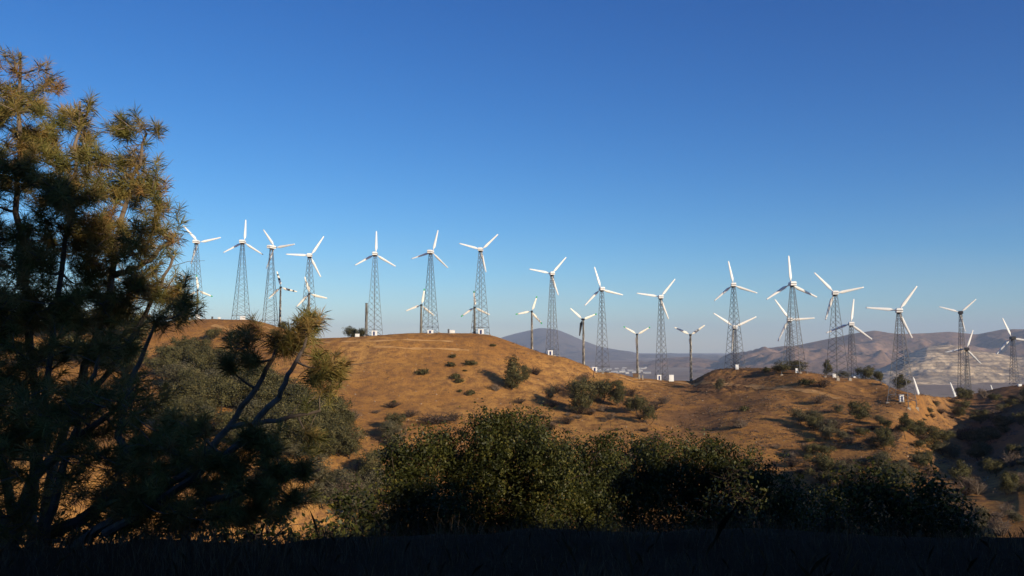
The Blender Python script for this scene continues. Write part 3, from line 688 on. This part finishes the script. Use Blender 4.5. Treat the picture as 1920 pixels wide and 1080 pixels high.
def proto(key):
    if key in PROTO: return PROTO[key]
    if key[:3] == 'oak':
        o = make_bush('oak_tree', '', 'tree', rl(7, .30, .42, .78, .16, .27)+rl(5, .38, .25, .5, .14, .22), 330, 20, .040, .024, M_oak, .045)
    elif key[:4] == 'grey':
        o = make_bush('shrub', '', 'shrub', rl(8, .36, .3, .7, .16, .28), 300, 18, .045, .023, M_grey, .03, 3)
    elif key == 'tall':
        o = make_bush('juniper_tree', '', 'tree', [(0, 0, .85, .14, .14, .16), (.02, 0, .65, .19, .19, .18), (-.04, 0, .45, .22, .2, .2), (.03, 0, .25, .22, .2, .2), (.16, 0, .3, .14, .14, .2)], 300, 20, .035, .022, M_oak, .03)
    elif key == 'low':
        o = make_bush('shrub', '', 'shrub', rl(6, .5, .3, .62, .3, .4), 90, 13, .07, .07, M_oak, .03, 2)
    elif key[:4] == 'tree':
        o = make_bush('pine_tree', '', 'tree', [(0, 0, .9, .12, .12, .12), (.12, 0, .74, .2, .2, .13), (-.14, .03, .68, .19, .2, .13), (0, -.08, .56, .24, .24, .12), (.1, .05, .46, .17, .17, .1)], 280, 20, .04, .023, M_oak, .035)
    elif key[:3] == 'dry':
        root = empty('dry_shrub', (0, 0, 0)); tag(root, '', 'shrub')
        twig_arrays(46, 1.0, .62, .010).build('branches', M_bark_pale if key[-1] == '2' else M_bark, root)
        P, N, T = crown_points(rl(5, .4, .35, .7, .2, .32), 60, 9, .07); V, Fc, A = leaf_arrays(P, N, T, .035); nmesh('leaves', V, Fc, M_dry, root, attrs={'tone': A}); o = root
    elif key[:4] == 'dead':
        root = empty('dead_tree', (0, 0, 0)); tag(root, '', 'tree'); mb = MB()
        tgs = [Vector((random.gauss(0, .22), random.gauss(0, .22), random.uniform(.45, 1))) for _ in range(16)]+[Vector((0, 0, .35)), Vector((.03, 0, .6))]
        limb_tree(mb, (0, 0, -.1), tgs, .045, 5, -.05, .1); mb.build('branches', M_bark, root); o = root
    PROTO[key] = o; o['_used'] = 0; return o
def plant(px, py, wpx, hpx, key, label, group=None, cat=None, p=None, rz=None):
    if key not in ('low', 'tall'): wpx *= 1.12; hpx *= 1.15
    p = p or hit(px, py); pr = proto(key); s = 1/F*p.y
    if pr['_used'] == 0: o = pr; pr['_used'] = 1
    else: o = copy_tree(pr)
    o.location = p-Vector((0, 0, .08)); sw = wpx*s*1.0/ (.95 if key != 'tall' else .55)
    o.scale = (sw, sw, hpx*s*1.0); o.rotation_euler = (0, 0, random.uniform(0, 6.28) if rz is None else rz)
    o['label'] = label
    if cat: o['category'] = cat
    if group: o['group'] = group
    return o
# named shrubs and trees of the rounded hill and saddle
HS = 'small round shrubs on the bare orange slope'
for a in [
 (632,666,9,9,'low','lone tiny shrub high on the orange slope, leftmost'), (848,672,10,10,'low','small dark shrub, topmost of the scattered cluster'),
 (846,688,15,13,'low','small round shrub second from the top of the scattered cluster'), (884,686,18,14,'low','round shrub at the right top of the scattered cluster'),
 (791,703,18,16,'low','lone dark round shrub at the left of the scattered cluster'), (853,711,16,15,'low','round shrub in the middle of the scattered cluster, left of a pair'),
 (863,719,13,13,'low','round shrub touching its neighbour in the middle of the cluster'), (862,736,8,8,'low','tiny shrub below the pair in the scattered cluster'),
 (881,742,15,14,'low','shrub at the bottom right of the scattered cluster'), (925,650,9,8,'low','small shrub close under the right shoulder of the rounded hill'),
 (872,697,8,5,'low','very small shrub between the two right cluster shrubs'), (739,755,8,7,'low','tiny shrub low on the bare orange slope')]: plant(*a, group=HS)
for a in [
 (962,732,46,64,'tall','tall dark green clump standing alone with its black shadow on the left'),
 (985,718,22,30,'oak1','small olive tree just right of the tall dark clump'),
 (1122,757,64,50,'oak2','broad rounded oak on the slope under the cut bank'), (1090,778,62,58,'oak1','large oak with a long dark shadow, left of the broad rounded one'),
 (1152,760,26,30,'oak3','small oak squeezed between the broad oak and the thin trunked tree'), (1161,762,30,40,'oak1','thin trunked small tree right of the broad oak'),
 (1196,778,44,38,'oak2','round oak at the right of the slope oak row'), (1216,796,30,34,'oak3','oak lowest at the right end of the slope oak row'),
 (1030,752,20,26,'grey1','grey green upright shrub left of the large oaks'), (1158,722,15,12,'low','small round shrub with black shadow on the bare saddle slope'),
 (1394,771,17,13,'low','dark round shrub alone on the right bare slope'), (1437,698,14,13,'low','small green shrub on top of the stony knoll'),
 (1468,702,34,20,'oak2','wide dark shrub on the knoll left of the tallest lattice tower'), (1516,722,24,15,'low','dark shrub on the slope just under the knoll top'),
 (1544,728,26,20,'dry1','dry dark shrub right of the one under the knoll top'), (1612,792,42,36,'oak1','large oak on the right slope left of the nearest tower'),
 (1573,775,20,18,'grey1','grey shrub left of the large right-slope oak'), (1652,795,26,18,'grey2','grey shrub right of the large right-slope oak'),
 (1536,757,34,18,'dry2','spreading dry grey shrub in the middle of the right slope'), (1700,826,36,44,'tree1','dark upright tree below the nearest lattice tower'),
 (1655,842,36,40,'oak3','dark oak on the lower right slope'), (1662,806,22,20,'oak2','small oak above the dark lower slope oak'),
 (1745,838,46,36,'oak1','oak at the shadow edge below the nearest tower'), (1722,815,30,26,'oak3','smaller oak behind the shadow edge oak'),
 (1612,815,18,14,'grey1','small grey shrub below the large right-slope oak'), (1645,880,46,34,'grey2','grey green thicket low on the right slope'),
 (1695,890,34,26,'grey1','grey shrub at the foot of the right slope'), (1863,896,32,38,'oak2','rounded tree standing alone in the dark right valley'),
 (1802,925,50,52,'tree1','small pine with bare trunk in front of the dark right valley'), (1895,925,30,34,'oak1','dark tree at the right edge below the rounded valley tree'),
 (1888,965,36,42,'tree2','small pine at the lower right edge of the picture'), (1845,880,24,20,'grey2','dim shrub left of the rounded valley tree'),
 (1820,830,26,16,'dry1','dim dry shrub on the shaded right hillside'), (1880,800,34,20,'oak3','dark bush high on the shaded right hillside'),
 (1835,795,30,18,'oak2','dark bush at the middle of the shaded right hillside'), (1795,770,24,14,'dry2','dry bush near the top of the shaded gully'),
 (1730,880,34,28,'oak2','dark bush above the near right leafy shrub'), (1670,905,40,34,'oak1','dark bush just behind the near right leafy shrub'),
 (1540,905,50,50,'oak3','green round oak left behind the near right leafy shrub'), (1590,900,40,34,'grey1','dim grey bush behind the near right leafy shrub'),
 (1487,875,34,20,'dry1','dry dim shrub above the dark near oak thicket'), (1785,860,30,26,'grey1','grey bush where the sunlit spur meets the dark valley'),
 (1650,722,0.1,0.1,'low','')][:-1]: plant(*a)
# trees standing on or behind the crest
def crest_tree(px, py, w_, h_, key, label, Y):
    b = pt(px, py, Y); plant(px, py, w_, h_, key, label, p=Vector((b.x, b.y, min(g1(b.x, b.y), b.z))))
crest_tree(657,634,26,30,'oak2','rounded leafy tree left of the two on the rounded hill crest',296)
crest_tree(680,634,22,26,'oak3','leafy tree beside the bare pole on the hill crest',298)
crest_tree(531,612,20,20,'oak1','small dark tree on the left hill crest beside the pine tips',316)
crest_tree(1552,714,26,36,'tree2','dark tree behind the concrete piers of the two-blades-up tower',315)
crest_tree(1580,716,34,22,'oak1','spreading dark bush right of the tree behind the piers',318)
crest_tree(1623,716,32,32,'oak2','left one of two dark trees on the crest beside the slim tower',300)
crest_tree(1645,718,24,24,'oak3','right one of two dark trees on the crest beside the slim tower',300)
crest_tree(1488,702,60,24,'oak1','dark bush mass behind the legs of the tallest right tower',290)
crest_tree(1690,742,40,34,'tree1','dark tree seen through the legs of the nearest tower',240)
crest_tree(999,640,8,12,'dead1','tiny bare tree on the right shoulder of the rounded hill',290)
# dead trees and dry brush
DG = 'dry leafless shrubs on the gullied slope'
r3_ = random.Random(11)
plant(966,668,14,26,'dead1','leafless charred tree high on the shoulder of the rounded hill'); plant(1038,685,10,18,'dead2','short leafless tree just below the hut before the mountain')
plant(1015,688,8,12,'dead1','small leafless tree left of the short leafless one'); plant(1348,735,18,28,'grey2','dusty grey small tree on the stony knoll slope')
plant(1240,838,26,36,'dead2','crooked dead tree above the dark near oaks'); plant(1262,822,12,26,'dead1','thin charred stump right of the crooked dead tree')
plant(1145,800,12,24,'dead2','thin bare tree below the small oaks of the slope')
plant(1068,722,20,30,'dead1','bare twiggy tree under the small turbine with the black blade'); plant(1100,722,18,34,'dead2','tall bare twiggy tree below the cut bank')
cnt = 0
while cnt < 70:
    px = r3_.choice([r3_.uniform(930, 1250), r3_.uniform(1380, 1800), r3_.uniform(640, 1000), r3_.uniform(1000, 1250)]); py = r3_.uniform(690, 900)
    if px < 930 and py < 770: continue
    if px > 930 and px < 1250 and py < 660+(px-930)*.18+12: continue
    if px > 1380 and py < 735+(px-1380)*.08: continue
    w_ = r3_.uniform(12, 34); plant(px, py, w_, w_*r3_.uniform(.4, .75), r3_.choice(['dry1', 'dry2', 'dry3', 'dead1', 'dry2']), 'dry leafless shrub among the brush of the gullied slope', DG); cnt += 1
# ravine thicket left, seen between the pines
RG = 'dense olive oaks in the left ravine'
rv = []
for i in range(120):
    f = r3_.random(); px = 305+330*f+r3_.uniform(-12, 12); top = 640+130*f**1.1 if px > 420 else 655-(px-290)*.1
    if px < 350 and r3_.random() < .5: continue
    py = top+28+r3_.random()**1.1*(150-60*f); rv.append((px, py))
for px, py in sorted(rv, key=lambda q: q[1]):
    w_ = r3_.uniform(44, 78); plant(px, py, w_, w_*r3_.uniform(.6, .95), r3_.choice(['oak1', 'oak2', 'oak3', 'oak1', 'grey2']), 'olive oak in the dense thicket of the left ravine', RG)
plant(402,640,30,26,'oak2','dark bush highest on the left hill face, left of its twin'); plant(440,640,26,20,'oak3','dark bush high on the left hill face, right of its twin')
plant(382,668,36,30,'oak1','oak under the two highest bushes of the left hill')
for i, (px, py, w_, h_) in enumerate([(20,630,120,60),(110,640,110,70),(200,640,100,70),(255,650,70,60),(60,700,90,60),(150,690,90,60),(240,700,80,60),(-60,640,120,70)]):
    plant(px, py, w_, h_, 'oak%d' % (i % 3+1), 'olive oak on the left hill behind the big pine', 'oaks behind the big pine')
LG = 'shrubs in the gully between pine and near oaks'
for i in range(34):
    px = r3_.uniform(590, 760); py = r3_.uniform(800, 1000); w_ = r3_.uniform(34, 66)
    if 640 < px < 700 and py < 850: w_ *= .5
    plant(px, py, w_, w_*r3_.uniform(.6, 1.0), r3_.choice(['grey1', 'grey2', 'oak1', 'oak3', 'dry2']), 'grey green shrub in the gully left of the near oaks', LG)
plant(735,765,30,12,'dry1','flat dry brush patch at the left foot of the orange slope'); plant(660,790,36,22,'dry2','dry dark shrub left of the flat brush patch')
plant(820,795,70,20,'dry1','long dry brush line above the near oak crown'); plant(850,790,30,18,'dry3','dry brush right of the long brush line')

for i in range(26):
    px = r3_.uniform(1780, 1925); py = r3_.uniform(900, 1030); w_ = r3_.uniform(20, 44)
    if 1770 < px < 1880 and 900 < py < 960+0*(px): continue
    plant(px, py, w_, w_*r3_.uniform(.5, .9), r3_.choice(['grey1', 'grey2', 'oak1', 'dry2', 'dry1']), 'dusty scrub on the spur at the lower right corner', 'scrub of the lower right spur', p=hit(px, py, 40, 200))
for i in range(44):
    px = r3_.uniform(1790, 1925); py = r3_.uniform(745, 890); w_ = r3_.uniform(18, 40)
    plant(px, py, w_, w_*r3_.uniform(.5, .9), r3_.choice(['oak3', 'grey2', 'oak1', 'dry2', 'oak2']), 'dark bush in the scrub covering the shaded right hillside', 'scrub of the shaded right hillside')
for i in range(12):
    px = r3_.uniform(1715, 1800); py = r3_.uniform(752, 800); w_ = r3_.uniform(10, 22)
    plant(px, py, w_, w_*r3_.uniform(.4, .7), r3_.choice(['grey1', 'dry1', 'dry2']), 'low brown brush on the bank right of the nearest tower', 'low brush of the bank right of the nearest tower')
for i in range(80):
    px = r3_.uniform(1500, 1840); py = r3_.uniform(790+(px-1540)*.1, 930); w_ = r3_.uniform(16, 40)
    plant(px, py, w_, w_*r3_.uniform(.5, .9), r3_.choice(['oak3', 'grey2', 'grey1', 'dry2', 'oak2', 'dry1']), 'grey green bush in the scrub of the lower right slope', 'scrub of the lower right slope')

# scattered low brush and stones on the slopes
NB = 16000
bx = rng.uniform(640, 1900, NB); bw = rng.random(NB)
P_ = []; 
tw_r = np.array([[1, 0, 0]])
cand = []
for i in range(NB):
    px = bx[i]; yy_ = rng.uniform(125, 290); a = (px-960)/F; x = a*yy_
    dens = 0.10+0.9*float(np.clip(fbm(np.array([x/11]), np.array([yy_/11]), 3)[0]*2.2+.15, 0, 1)) if px > 1280 or yy_ < 225 else (0.25 if px > 960 else 0.05)
    if bw[i] < dens: cand.append((x, yy_))
cand = np.array(cand); gz_ = ground(cand[:, 0], cand[:, 1]); k = 16
cc = np.repeat(np.c_[cand, gz_], k, 0); sc_ = np.repeat(rng.uniform(.15, .75, len(cand))**1.2, k)[:, None]
off = rng.normal(size=(len(cc), 3))*sc_*np.array([.8, .8, .4]); off[:, 2] = np.abs(off[:, 2])
V, Fc, A = leaf_arrays(cc+off, np.tile([[0, -.3, 1.0]], (len(cc), 1)), np.clip(np.repeat(rng.uniform(.1, .9, len(cand)), k)+rng.normal(size=len(cc))*.1, 0, 1), .17)
tag(nmesh('dry_brush', V, Fc, M_dry, attrs={'tone': A}), 'low dry brush scattered over the orange slopes', 'brush', kind='stuff')
n = 2600; px_ = rng.uniform(640, 1850, n); yy_ = rng.uniform(140, 285, n); x_ = (px_-960)/F*yy_; z_ = ground(x_, yy_)
octa = np.array([[1, 0, 0], [-1, 0, 0], [0, 1, 0], [0, -1, 0], [0, 0, .8], [0, 0, -.8]]); of = np.array([[0, 2, 4], [2, 1, 4], [1, 3, 4], [3, 0, 4], [2, 0, 5], [1, 2, 5], [3, 1, 5], [0, 3, 5]])
sz = (0.05+0.22*rng.random(n)**5)[:, None, None]
V = (octa[None]*rng.uniform(.6, 1.3, (n, 6, 3))*sz+np.stack([x_, yy_, z_], -1)[:, None]).reshape(-1, 3); Fc = (of[None]+6*np.arange(n)[:, None, None]).reshape(-1, 3)
tag(nmesh('stones', V, Fc, simple('pale_stone', (.42, .32, .23), .9, .1)), 'pale stones strewn over the orange slopes', 'stones', kind='stuff')

# ------------------------------------------------------------ near oaks and shrubs
def near_bush(name, label, lobes_px, base_px, Ybase, dens, leaf, bare=.0, mat=M_near, depth=1.0, cat='tree', per=26, trunk=.09, bark=M_bark):
    b = pt(base_px, 1000, Ybase); gz = g1(b.x, b.y); root = empty(name, (b.x, b.y, gz)); tag(root, label, cat); o = Vector((b.x, b.y, gz)); lobes = []
    for (px, py, r) in lobes_px:
        Y = Ybase+random.uniform(-.9, .9)*depth; c = pt(px, py, Y)-o; rr = r*Y/F; lobes.append((c.x, c.y, c.z, rr, rr*1.05, rr*.9))
    area = sum(l[3]**2 for l in lobes); clumps = int(dens*area)
    P, N, T = crown_points(lobes, clumps, per, .085, fill=.25)
    V, Fc, A = leaf_arrays(P, N, T, leaf, 1.8, .6); nmesh('crown', V, Fc, mat, root, attrs={'tone': A})
    mb = MB(); tg = []
    for l in lobes:
        for i in range(int(9+bare*22)):
            d = Vector(rdir(1)[0]); d.z = abs(d.z)*.9-.1; f = random.uniform(.3, .95+bare*.25); tg.append(Vector((l[0]+d.x*l[3]*f, l[1]+d.y*l[4]*f, l[2]+d.z*l[5]*f)))
    for kx in range(3):
        limb_tree(mb, (random.uniform(-.5, .5), random.uniform(-.3, .3), -.2), tg[kx::3], trunk, 5, .02, .06)
    mb.build('trunk', bark, root); return root
near_bush('oak_tree', 'large near oak with sunlit yellow green top in the picture centre',
 [(960,835,72),(915,830,60),(1010,850,68),(950,790,32),(1000,805,38),(905,795,30),(850,880,75),(900,900,80),(970,920,90),(1045,900,72),(1060,850,36),(1110,880,62),(1130,835,34),(1090,940,70),(1010,980,80),(900,985,80),(1120,990,60),(960,1010,70),(1060,1010,60),(850,990,60)], 985, 16, 380, .034)
near_bush('oak_tree', 'near oak left of the central one, reaching down into shade',
 [(790,850,52),(755,870,46),(820,835,40),(735,845,24),(740,915,50),(790,930,70),(830,960,70),(755,975,50),(800,1000,60),(850,985,60),(740,1010,50),(700,985,36)], 800, 15, 360, .034)
near_bush('oak_tree', 'dark near oak thicket right of the central oak',
 [(1200,850,44),(1240,870,56),(1290,865,54),(1340,860,48),(1385,880,50),(1430,905,48),(1210,930,70),(1290,940,80),(1370,950,80),(1440,960,60),(1480,940,50),(1500,985,60),(1300,1000,70),(1200,1000,60),(1140,960,60),(1150,890,50),(1165,915,50),(1400,1000,70),(1480,1010,60),(1240,900,60),(1330,910,60)], 1310, 19, 300, .038)
near_bush('shrub', 'sparse near shrub with pale bare twigs in front of the dark oaks',
 [(1370,900,46),(1400,940,48),(1340,950,44),(1300,970,36),(1385,880,30),(1420,985,40)], 1375, 13, 90, .036, bare=1.0, cat='shrub', per=12, trunk=.035)
near_bush('shrub', 'near leafy shrub at lower right with larger sunlit leaves',
 [(1600,915,48),(1560,945,44),(1650,905,40),(1680,935,60),(1740,925,50),(1770,960,56),(1620,970,60),(1700,985,64),(1800,990,40),(1560,1000,44),(1820,1010,26),(1640,1010,50),(1540,990,50),(1750,1010,50),(1690,1015,50)], 1670, 11, 430, .033, bare=.3, cat='shrub', per=16)
near_bush('shrub', 'low dim shrub at the foot of the leaning pine',
 [(640,940,36),(680,960,40),(650,990,40),(700,1000,44),(610,1000,36)], 660, 14, 140, .05, bare=.4, cat='shrub', per=16)

near_bush('shrub', 'dark low shrubbery under the big pine at the lower left', [(20,1000,60),(100,1010,55),(-60,990,60),(170,1015,50)], 60, 11.5, 130, .05, bare=.3, cat='shrub', per=16)
near_bush('shrub', 'dark low shrub under the leaning pine stems', [(250,1015,52),(330,1005,56),(410,1010,50),(370,970,30)], 330, 11.5, 130, .05, bare=.3, cat='shrub', per=16)
near_bush('shrub', 'small dark shrub between the leaning pine and the near oaks', [(470,1005,52),(535,1010,46),(500,975,30),(600,1010,40),(640,1000,34),(440,960,30)], 530, 11.5, 150, .05, bare=.3, cat='shrub', per=16)

# ------------------------------------------------------------ near pines
def tufts(centres, dirs, n_needles, L, wd):
    m = len(centres); C_ = np.repeat(centres, n_needles, 0); D = np.repeat(dirs, n_needles, 0)
    k = len(C_); d = D*rng.uniform(.1, 1.0, (k, 1))+rdir(k)*.9; d /= np.linalg.norm(d, axis=1, keepdims=True)
    st = C_+D*rng.uniform(-.10, .07, (k, 1))*1.0
    ln = L*rng.uniform(.65, 1.15, (k, 1)); side = np.cross(d, rdir(k)); side /= np.linalg.norm(side, axis=1, keepdims=True)+1e-9
    tip = st+d*ln; tip[:, 2] -= ln[:, 0]*.12
    mid = st+d*ln*.55
    V = np.stack([st-side*wd*.5, st+side*wd*.5, mid+side*wd*.5, tip, mid-side*wd*.5], 1).reshape(-1, 3)
    Fq = np.arange(5*k).reshape(-1, 5)
    tn = np.clip(np.repeat(rng.uniform(.1, .9, m), n_needles)*.75+rng.random(k)*.3, 0, 1); return V, Fq, np.repeat(tn, 5)
def in_poly(x, y, poly):
    c = False; j = len(poly)-1
    for i in range(len(poly)):
        xi, yi = poly[i]; xj, yj = poly[j]
        if (yi > y) != (yj > y) and x < (xj-xi)*(y-yi)/(yj-yi)+xi: c = not c
        j = i
    return c
def near_pine(label, Y0, base, leaders, poly, nclump, per, depth, extra, L=.17, needles=70, rad=.10, spread=26, nwd=.0048):
    b = pt(base[0], base[1], Y0); gz = g1(b.x, b.y); o = Vector((b.x, b.y, gz)); root = empty('pine_tree', o); tag(root, label, 'tree')
    mb = MB(); nodes = []
    for ld in leaders:
        pts = [pt(px, py, Y0+dy)-o for px, py, dy in ld]
        fine_ = []
        for a, c in zip(pts[:-1], pts[1:]):
            for i in range(4): fine_.append(a.lerp(c, i/4)+Vector((random.gauss(0, .012), random.gauss(0, .02), random.gauss(0, .01))))
        fine_.append(pts[-1]); n_ = len(fine_); r = [rad*(1-i/n_)**.8*ld_scale(ld)+.010 for i in range(n_)]
        mb.path(fine_, r, 7)
        for p, rr in zip(fine_, r): nodes.append((p, rr))
    xs_ = [q[0] for q in poly]; ys_ = [q[1] for q in poly]; cl = []
    tries = 0
    while len(cl) < nclump and tries < 20000:
        tries += 1; x = random.uniform(min(xs_), max(xs_)); y = random.uniform(min(ys_), max(ys_))
        if in_poly(x, y, poly): cl.append((x, y, random.uniform(-1, 1)*depth))
    cl += [(x, y, random.uniform(-.3, .3)) for x, y in extra]
    cen = []; dr = []
    P = [(pt(x, y, Y0+dy)-o, x, y) for x, y, dy in cl]
    P.sort(key=lambda q: min((q[0]-n_[0]).length for n_ in nodes))
    for p, x, y in P:
        cand_ = [nd for nd in nodes if nd[0].z < p.z+.25] or nodes
        p0, rr = min(cand_, key=lambda nd: (nd[0]-p).length+max(0, nd[0].z-p.z)*.6); d = p-p0; Ln = d.length
        r1 = min(rr*.6, .012+.018*Ln); K = 4
        off = Vector((random.gauss(0, .05), random.gauss(0, .05), -.16))*Ln; pts = [p0+d*(i/K)+off*(4*(i/K)*(1-i/K))*.6 for i in range(K+1)]
        rads = [r1+(.005-r1)*(i/K) for i in range(K+1)]; mb.path(pts, rads, 4, cap=False)
        for q, r_ in zip(pts[1:], rads[1:]): nodes.append((q, max(r_, .006)))
        dn = d.normalized() if Ln > 1e-5 else Vector((0, 0, 1)); s_px = spread*Y0/F
        for i in range(per):
            of_ = Vector((random.gauss(0, 1), random.gauss(0, 1), random.gauss(0, .8)))*s_px*.9 if i else Vector((0, 0, 0))
            c = p+of_; dd = (dn*.7+Vector((0, 0, .55))+of_*1.2).normalized(); cen.append(c); dr.append(dd)
            if i: mb.path([p.lerp(p0, .12), p+of_*.4+Vector((0, 0, -.02)), c], [.007, .006, .004], 3, cap=False)
    # dead twiggy side shoots
    for i in range(int(nclump*1.3)):
        p0, rr = random.choice(nodes); v = Vector((random.gauss(0, 1), random.gauss(0, 1), random.gauss(.1, .6))).normalized()*random.uniform(.12, .5)
        mb.path([p0, p0+v*.5+Vector((0, 0, .03)), p0+v], [.006, .004, .002], 3, cap=False)
    mb.build('trunk', M_bark_pale, root)
    V, Fq, A = tufts(np.array([tuple(c) for c in cen]), np.array([tuple(d) for d in dr]), needles, L, nwd)
    nmesh('needles', V, Fq, M_needle, root, attrs={'tone': A}); return root
def ld_scale(ld): return 1.0 if ld[0][1] > 900 else .6
near_pine('large shaggy pine filling the left side, its top sunlit and its base in shade', 11, (60, 1010),
 [[(60,1015,0),(72,800,0),(55,600,.1),(35,400,.1),(36,250,0),(38,98,0)], [(75,1010,.2),(120,800,.3),(175,650,.3),(205,540,.2),(222,440,.1),(250,330,0),(275,250,0)],
  [(66,900,-.2),(90,700,-.4),(125,450,-.3),(145,300,-.2),(150,190,-.2)], [(30,1000,.5),(-30,700,.6),(-50,400,.5),(-40,160,.4)],
  [(215,515,.2),(260,500,.1),(300,470,0),(325,440,0)], [(120,800,.3),(220,680,0),(290,560,-.1),(325,480,-.1)]],
 [(-170,160),(-20,150),(20,175),(45,180),(75,160),(95,220),(125,225),(150,225),(180,280),(200,345),(222,350),(228,270),(255,245),(265,265),(255,320),(240,350),(285,350),(300,375),(270,400),(215,425),(285,420),(315,440),(290,470),(215,500),(290,500),(325,500),(330,560),(285,595),(250,600),(230,660),(200,740),(120,800),(60,860),(-170,900)],
 290, 7, 1.3, [(30,135),(88,155),(140,215),(232,240),(270,240),(225,250),(295,390),(312,460),(318,560),(338,590),(285,350),(270,305),(60,190)], L=.17, needles=85, rad=.055, spread=21, nwd=.0042)
near_pine('leaning pine with two pale bare stems tipped by needle tufts, in front of the ravine', 9.0, (130, 1030),
 [[(130,1030,0),(230,960,0),(350,890,.1),(430,800,.1),(480,730,.1),(520,650,.1),(524,630,.1)], [(200,1000,-.1),(330,920,-.2),(450,830,-.2),(520,745,-.2),(548,690,-.2),(575,632,-.2)],
  [(230,960,0),(400,940,.2),(520,900,.3),(600,880,.3)], [(430,800,.1),(520,790,.3),(600,770,.2)], [(80,1030,.3),(120,860,.4),(160,740,.4),(190,660,.3)], [(300,930,.2),(220,820,.3),(250,700,.3),(290,610,.3)]],
 [(330,800),(380,790),(400,820),(450,820),(500,800),(560,780),(600,770),(610,800),(600,850),(615,890),(600,930),(540,960),(480,980),(300,990),(200,960),(220,860),(280,800)],
 70, 5, .9, [(578,612),(585,605),(570,618),(512,640),(525,632),(545,640),(468,628),(462,650),(440,668),(472,672),(432,690),(606,690),(620,700),(600,705),(636,690),(545,655),(600,730),(345,560),(338,590),(300,600),(190,650),(250,640)], L=.16, needles=110, rad=.04, spread=17, nwd=.0038)
near_pine('low dark pine thicket at the lower left, in full shade', 9.5, (20, 1020),
 [[(20,1025,0),(60,900,0),(140,820,0),(250,740,0)], [(20,1025,0),(-60,850,.2),(-100,700,.2)], [(60,1020,.1),(220,930,.1),(380,870,.2)]],
 [(-160,650),(0,690),(80,720),(200,740),(260,700),(300,720),(250,800),(330,860),(420,870),(450,960),(300,1010),(100,1010),(-160,1010)],
 130, 5, .9, [], L=.16, needles=60, rad=.07, spread=26)

# ------------------------------------------------------------ foreground dry grass
n = 26000; y = 3.8+7.4*rng.random(n)**.9; x = (rng.random(n)*2-1)*y*.75; z = ground(x, y)
tuft_n = fbm(x*1.6, y*1.6, 3); h = (.05+.10*rng.random(n))*(1+2.4*np.clip(tuft_n-.05, -.1, .5))*np.where(rng.random(n) < .012, 2.6, 1); a = rng.uniform(0, 6.283, n); wd = .0022
dx = np.cos(a)*wd; dy = np.sin(a)*wd; lx = rng.normal(size=n)*h*.45; ly = rng.normal(size=n)*h*.45
V = np.stack([np.c_[x-dx, y-dy, z-.02], np.c_[x+dx, y+dy, z-.02], np.c_[x+dx*.7+lx*.4, y+dy*.7+ly*.4, z+h*.6], np.c_[x+lx, y+ly, z+h], np.c_[x-dx*.7+lx*.4, y-dy*.7+ly*.4, z+h*.6]], 1).reshape(-1, 3)
M_grass = foliage('dry_grass', [(.2, (.035, .022, .011)), (.5, (.09, .056, .026)), (.8, (.20, .125, .055))], .15)
tag(nmesh('dry_grass', V, np.arange(5*n).reshape(-1, 5), M_grass, attrs={'tone': np.repeat(rng.random(n), 5)}), 'dry grass in deep shade along the foreground', 'grass', kind='stuff')
for o in list(bpy.data.objects):
    if '_used' in o: del o['_used']

# ------------------------------------------------------------ haze
hz = MB().box((0, 12000, 245), (50000, 33000, 980)).build('haze', None)
hm = bpy.data.materials.new('haze'); hm.use_nodes = True; hn = hm.node_tree; hn.nodes.clear()
ho = hn.nodes.new('ShaderNodeOutputMaterial'); hv = hn.nodes.new('ShaderNodeVolumePrincipled')
hv.inputs['Color'].default_value = (0.62, 0.76, 1.0, 1); hv.inputs['Density'].default_value = 4.5e-5; hv.inputs['Anisotropy'].default_value = 0.0
hn.links.new(hv.outputs[0], ho.inputs['Volume']); hz.data.materials.clear(); hz.data.materials.append(hm)
tag(hz, 'thin bluish haze filling the valley air', kind='stuff')
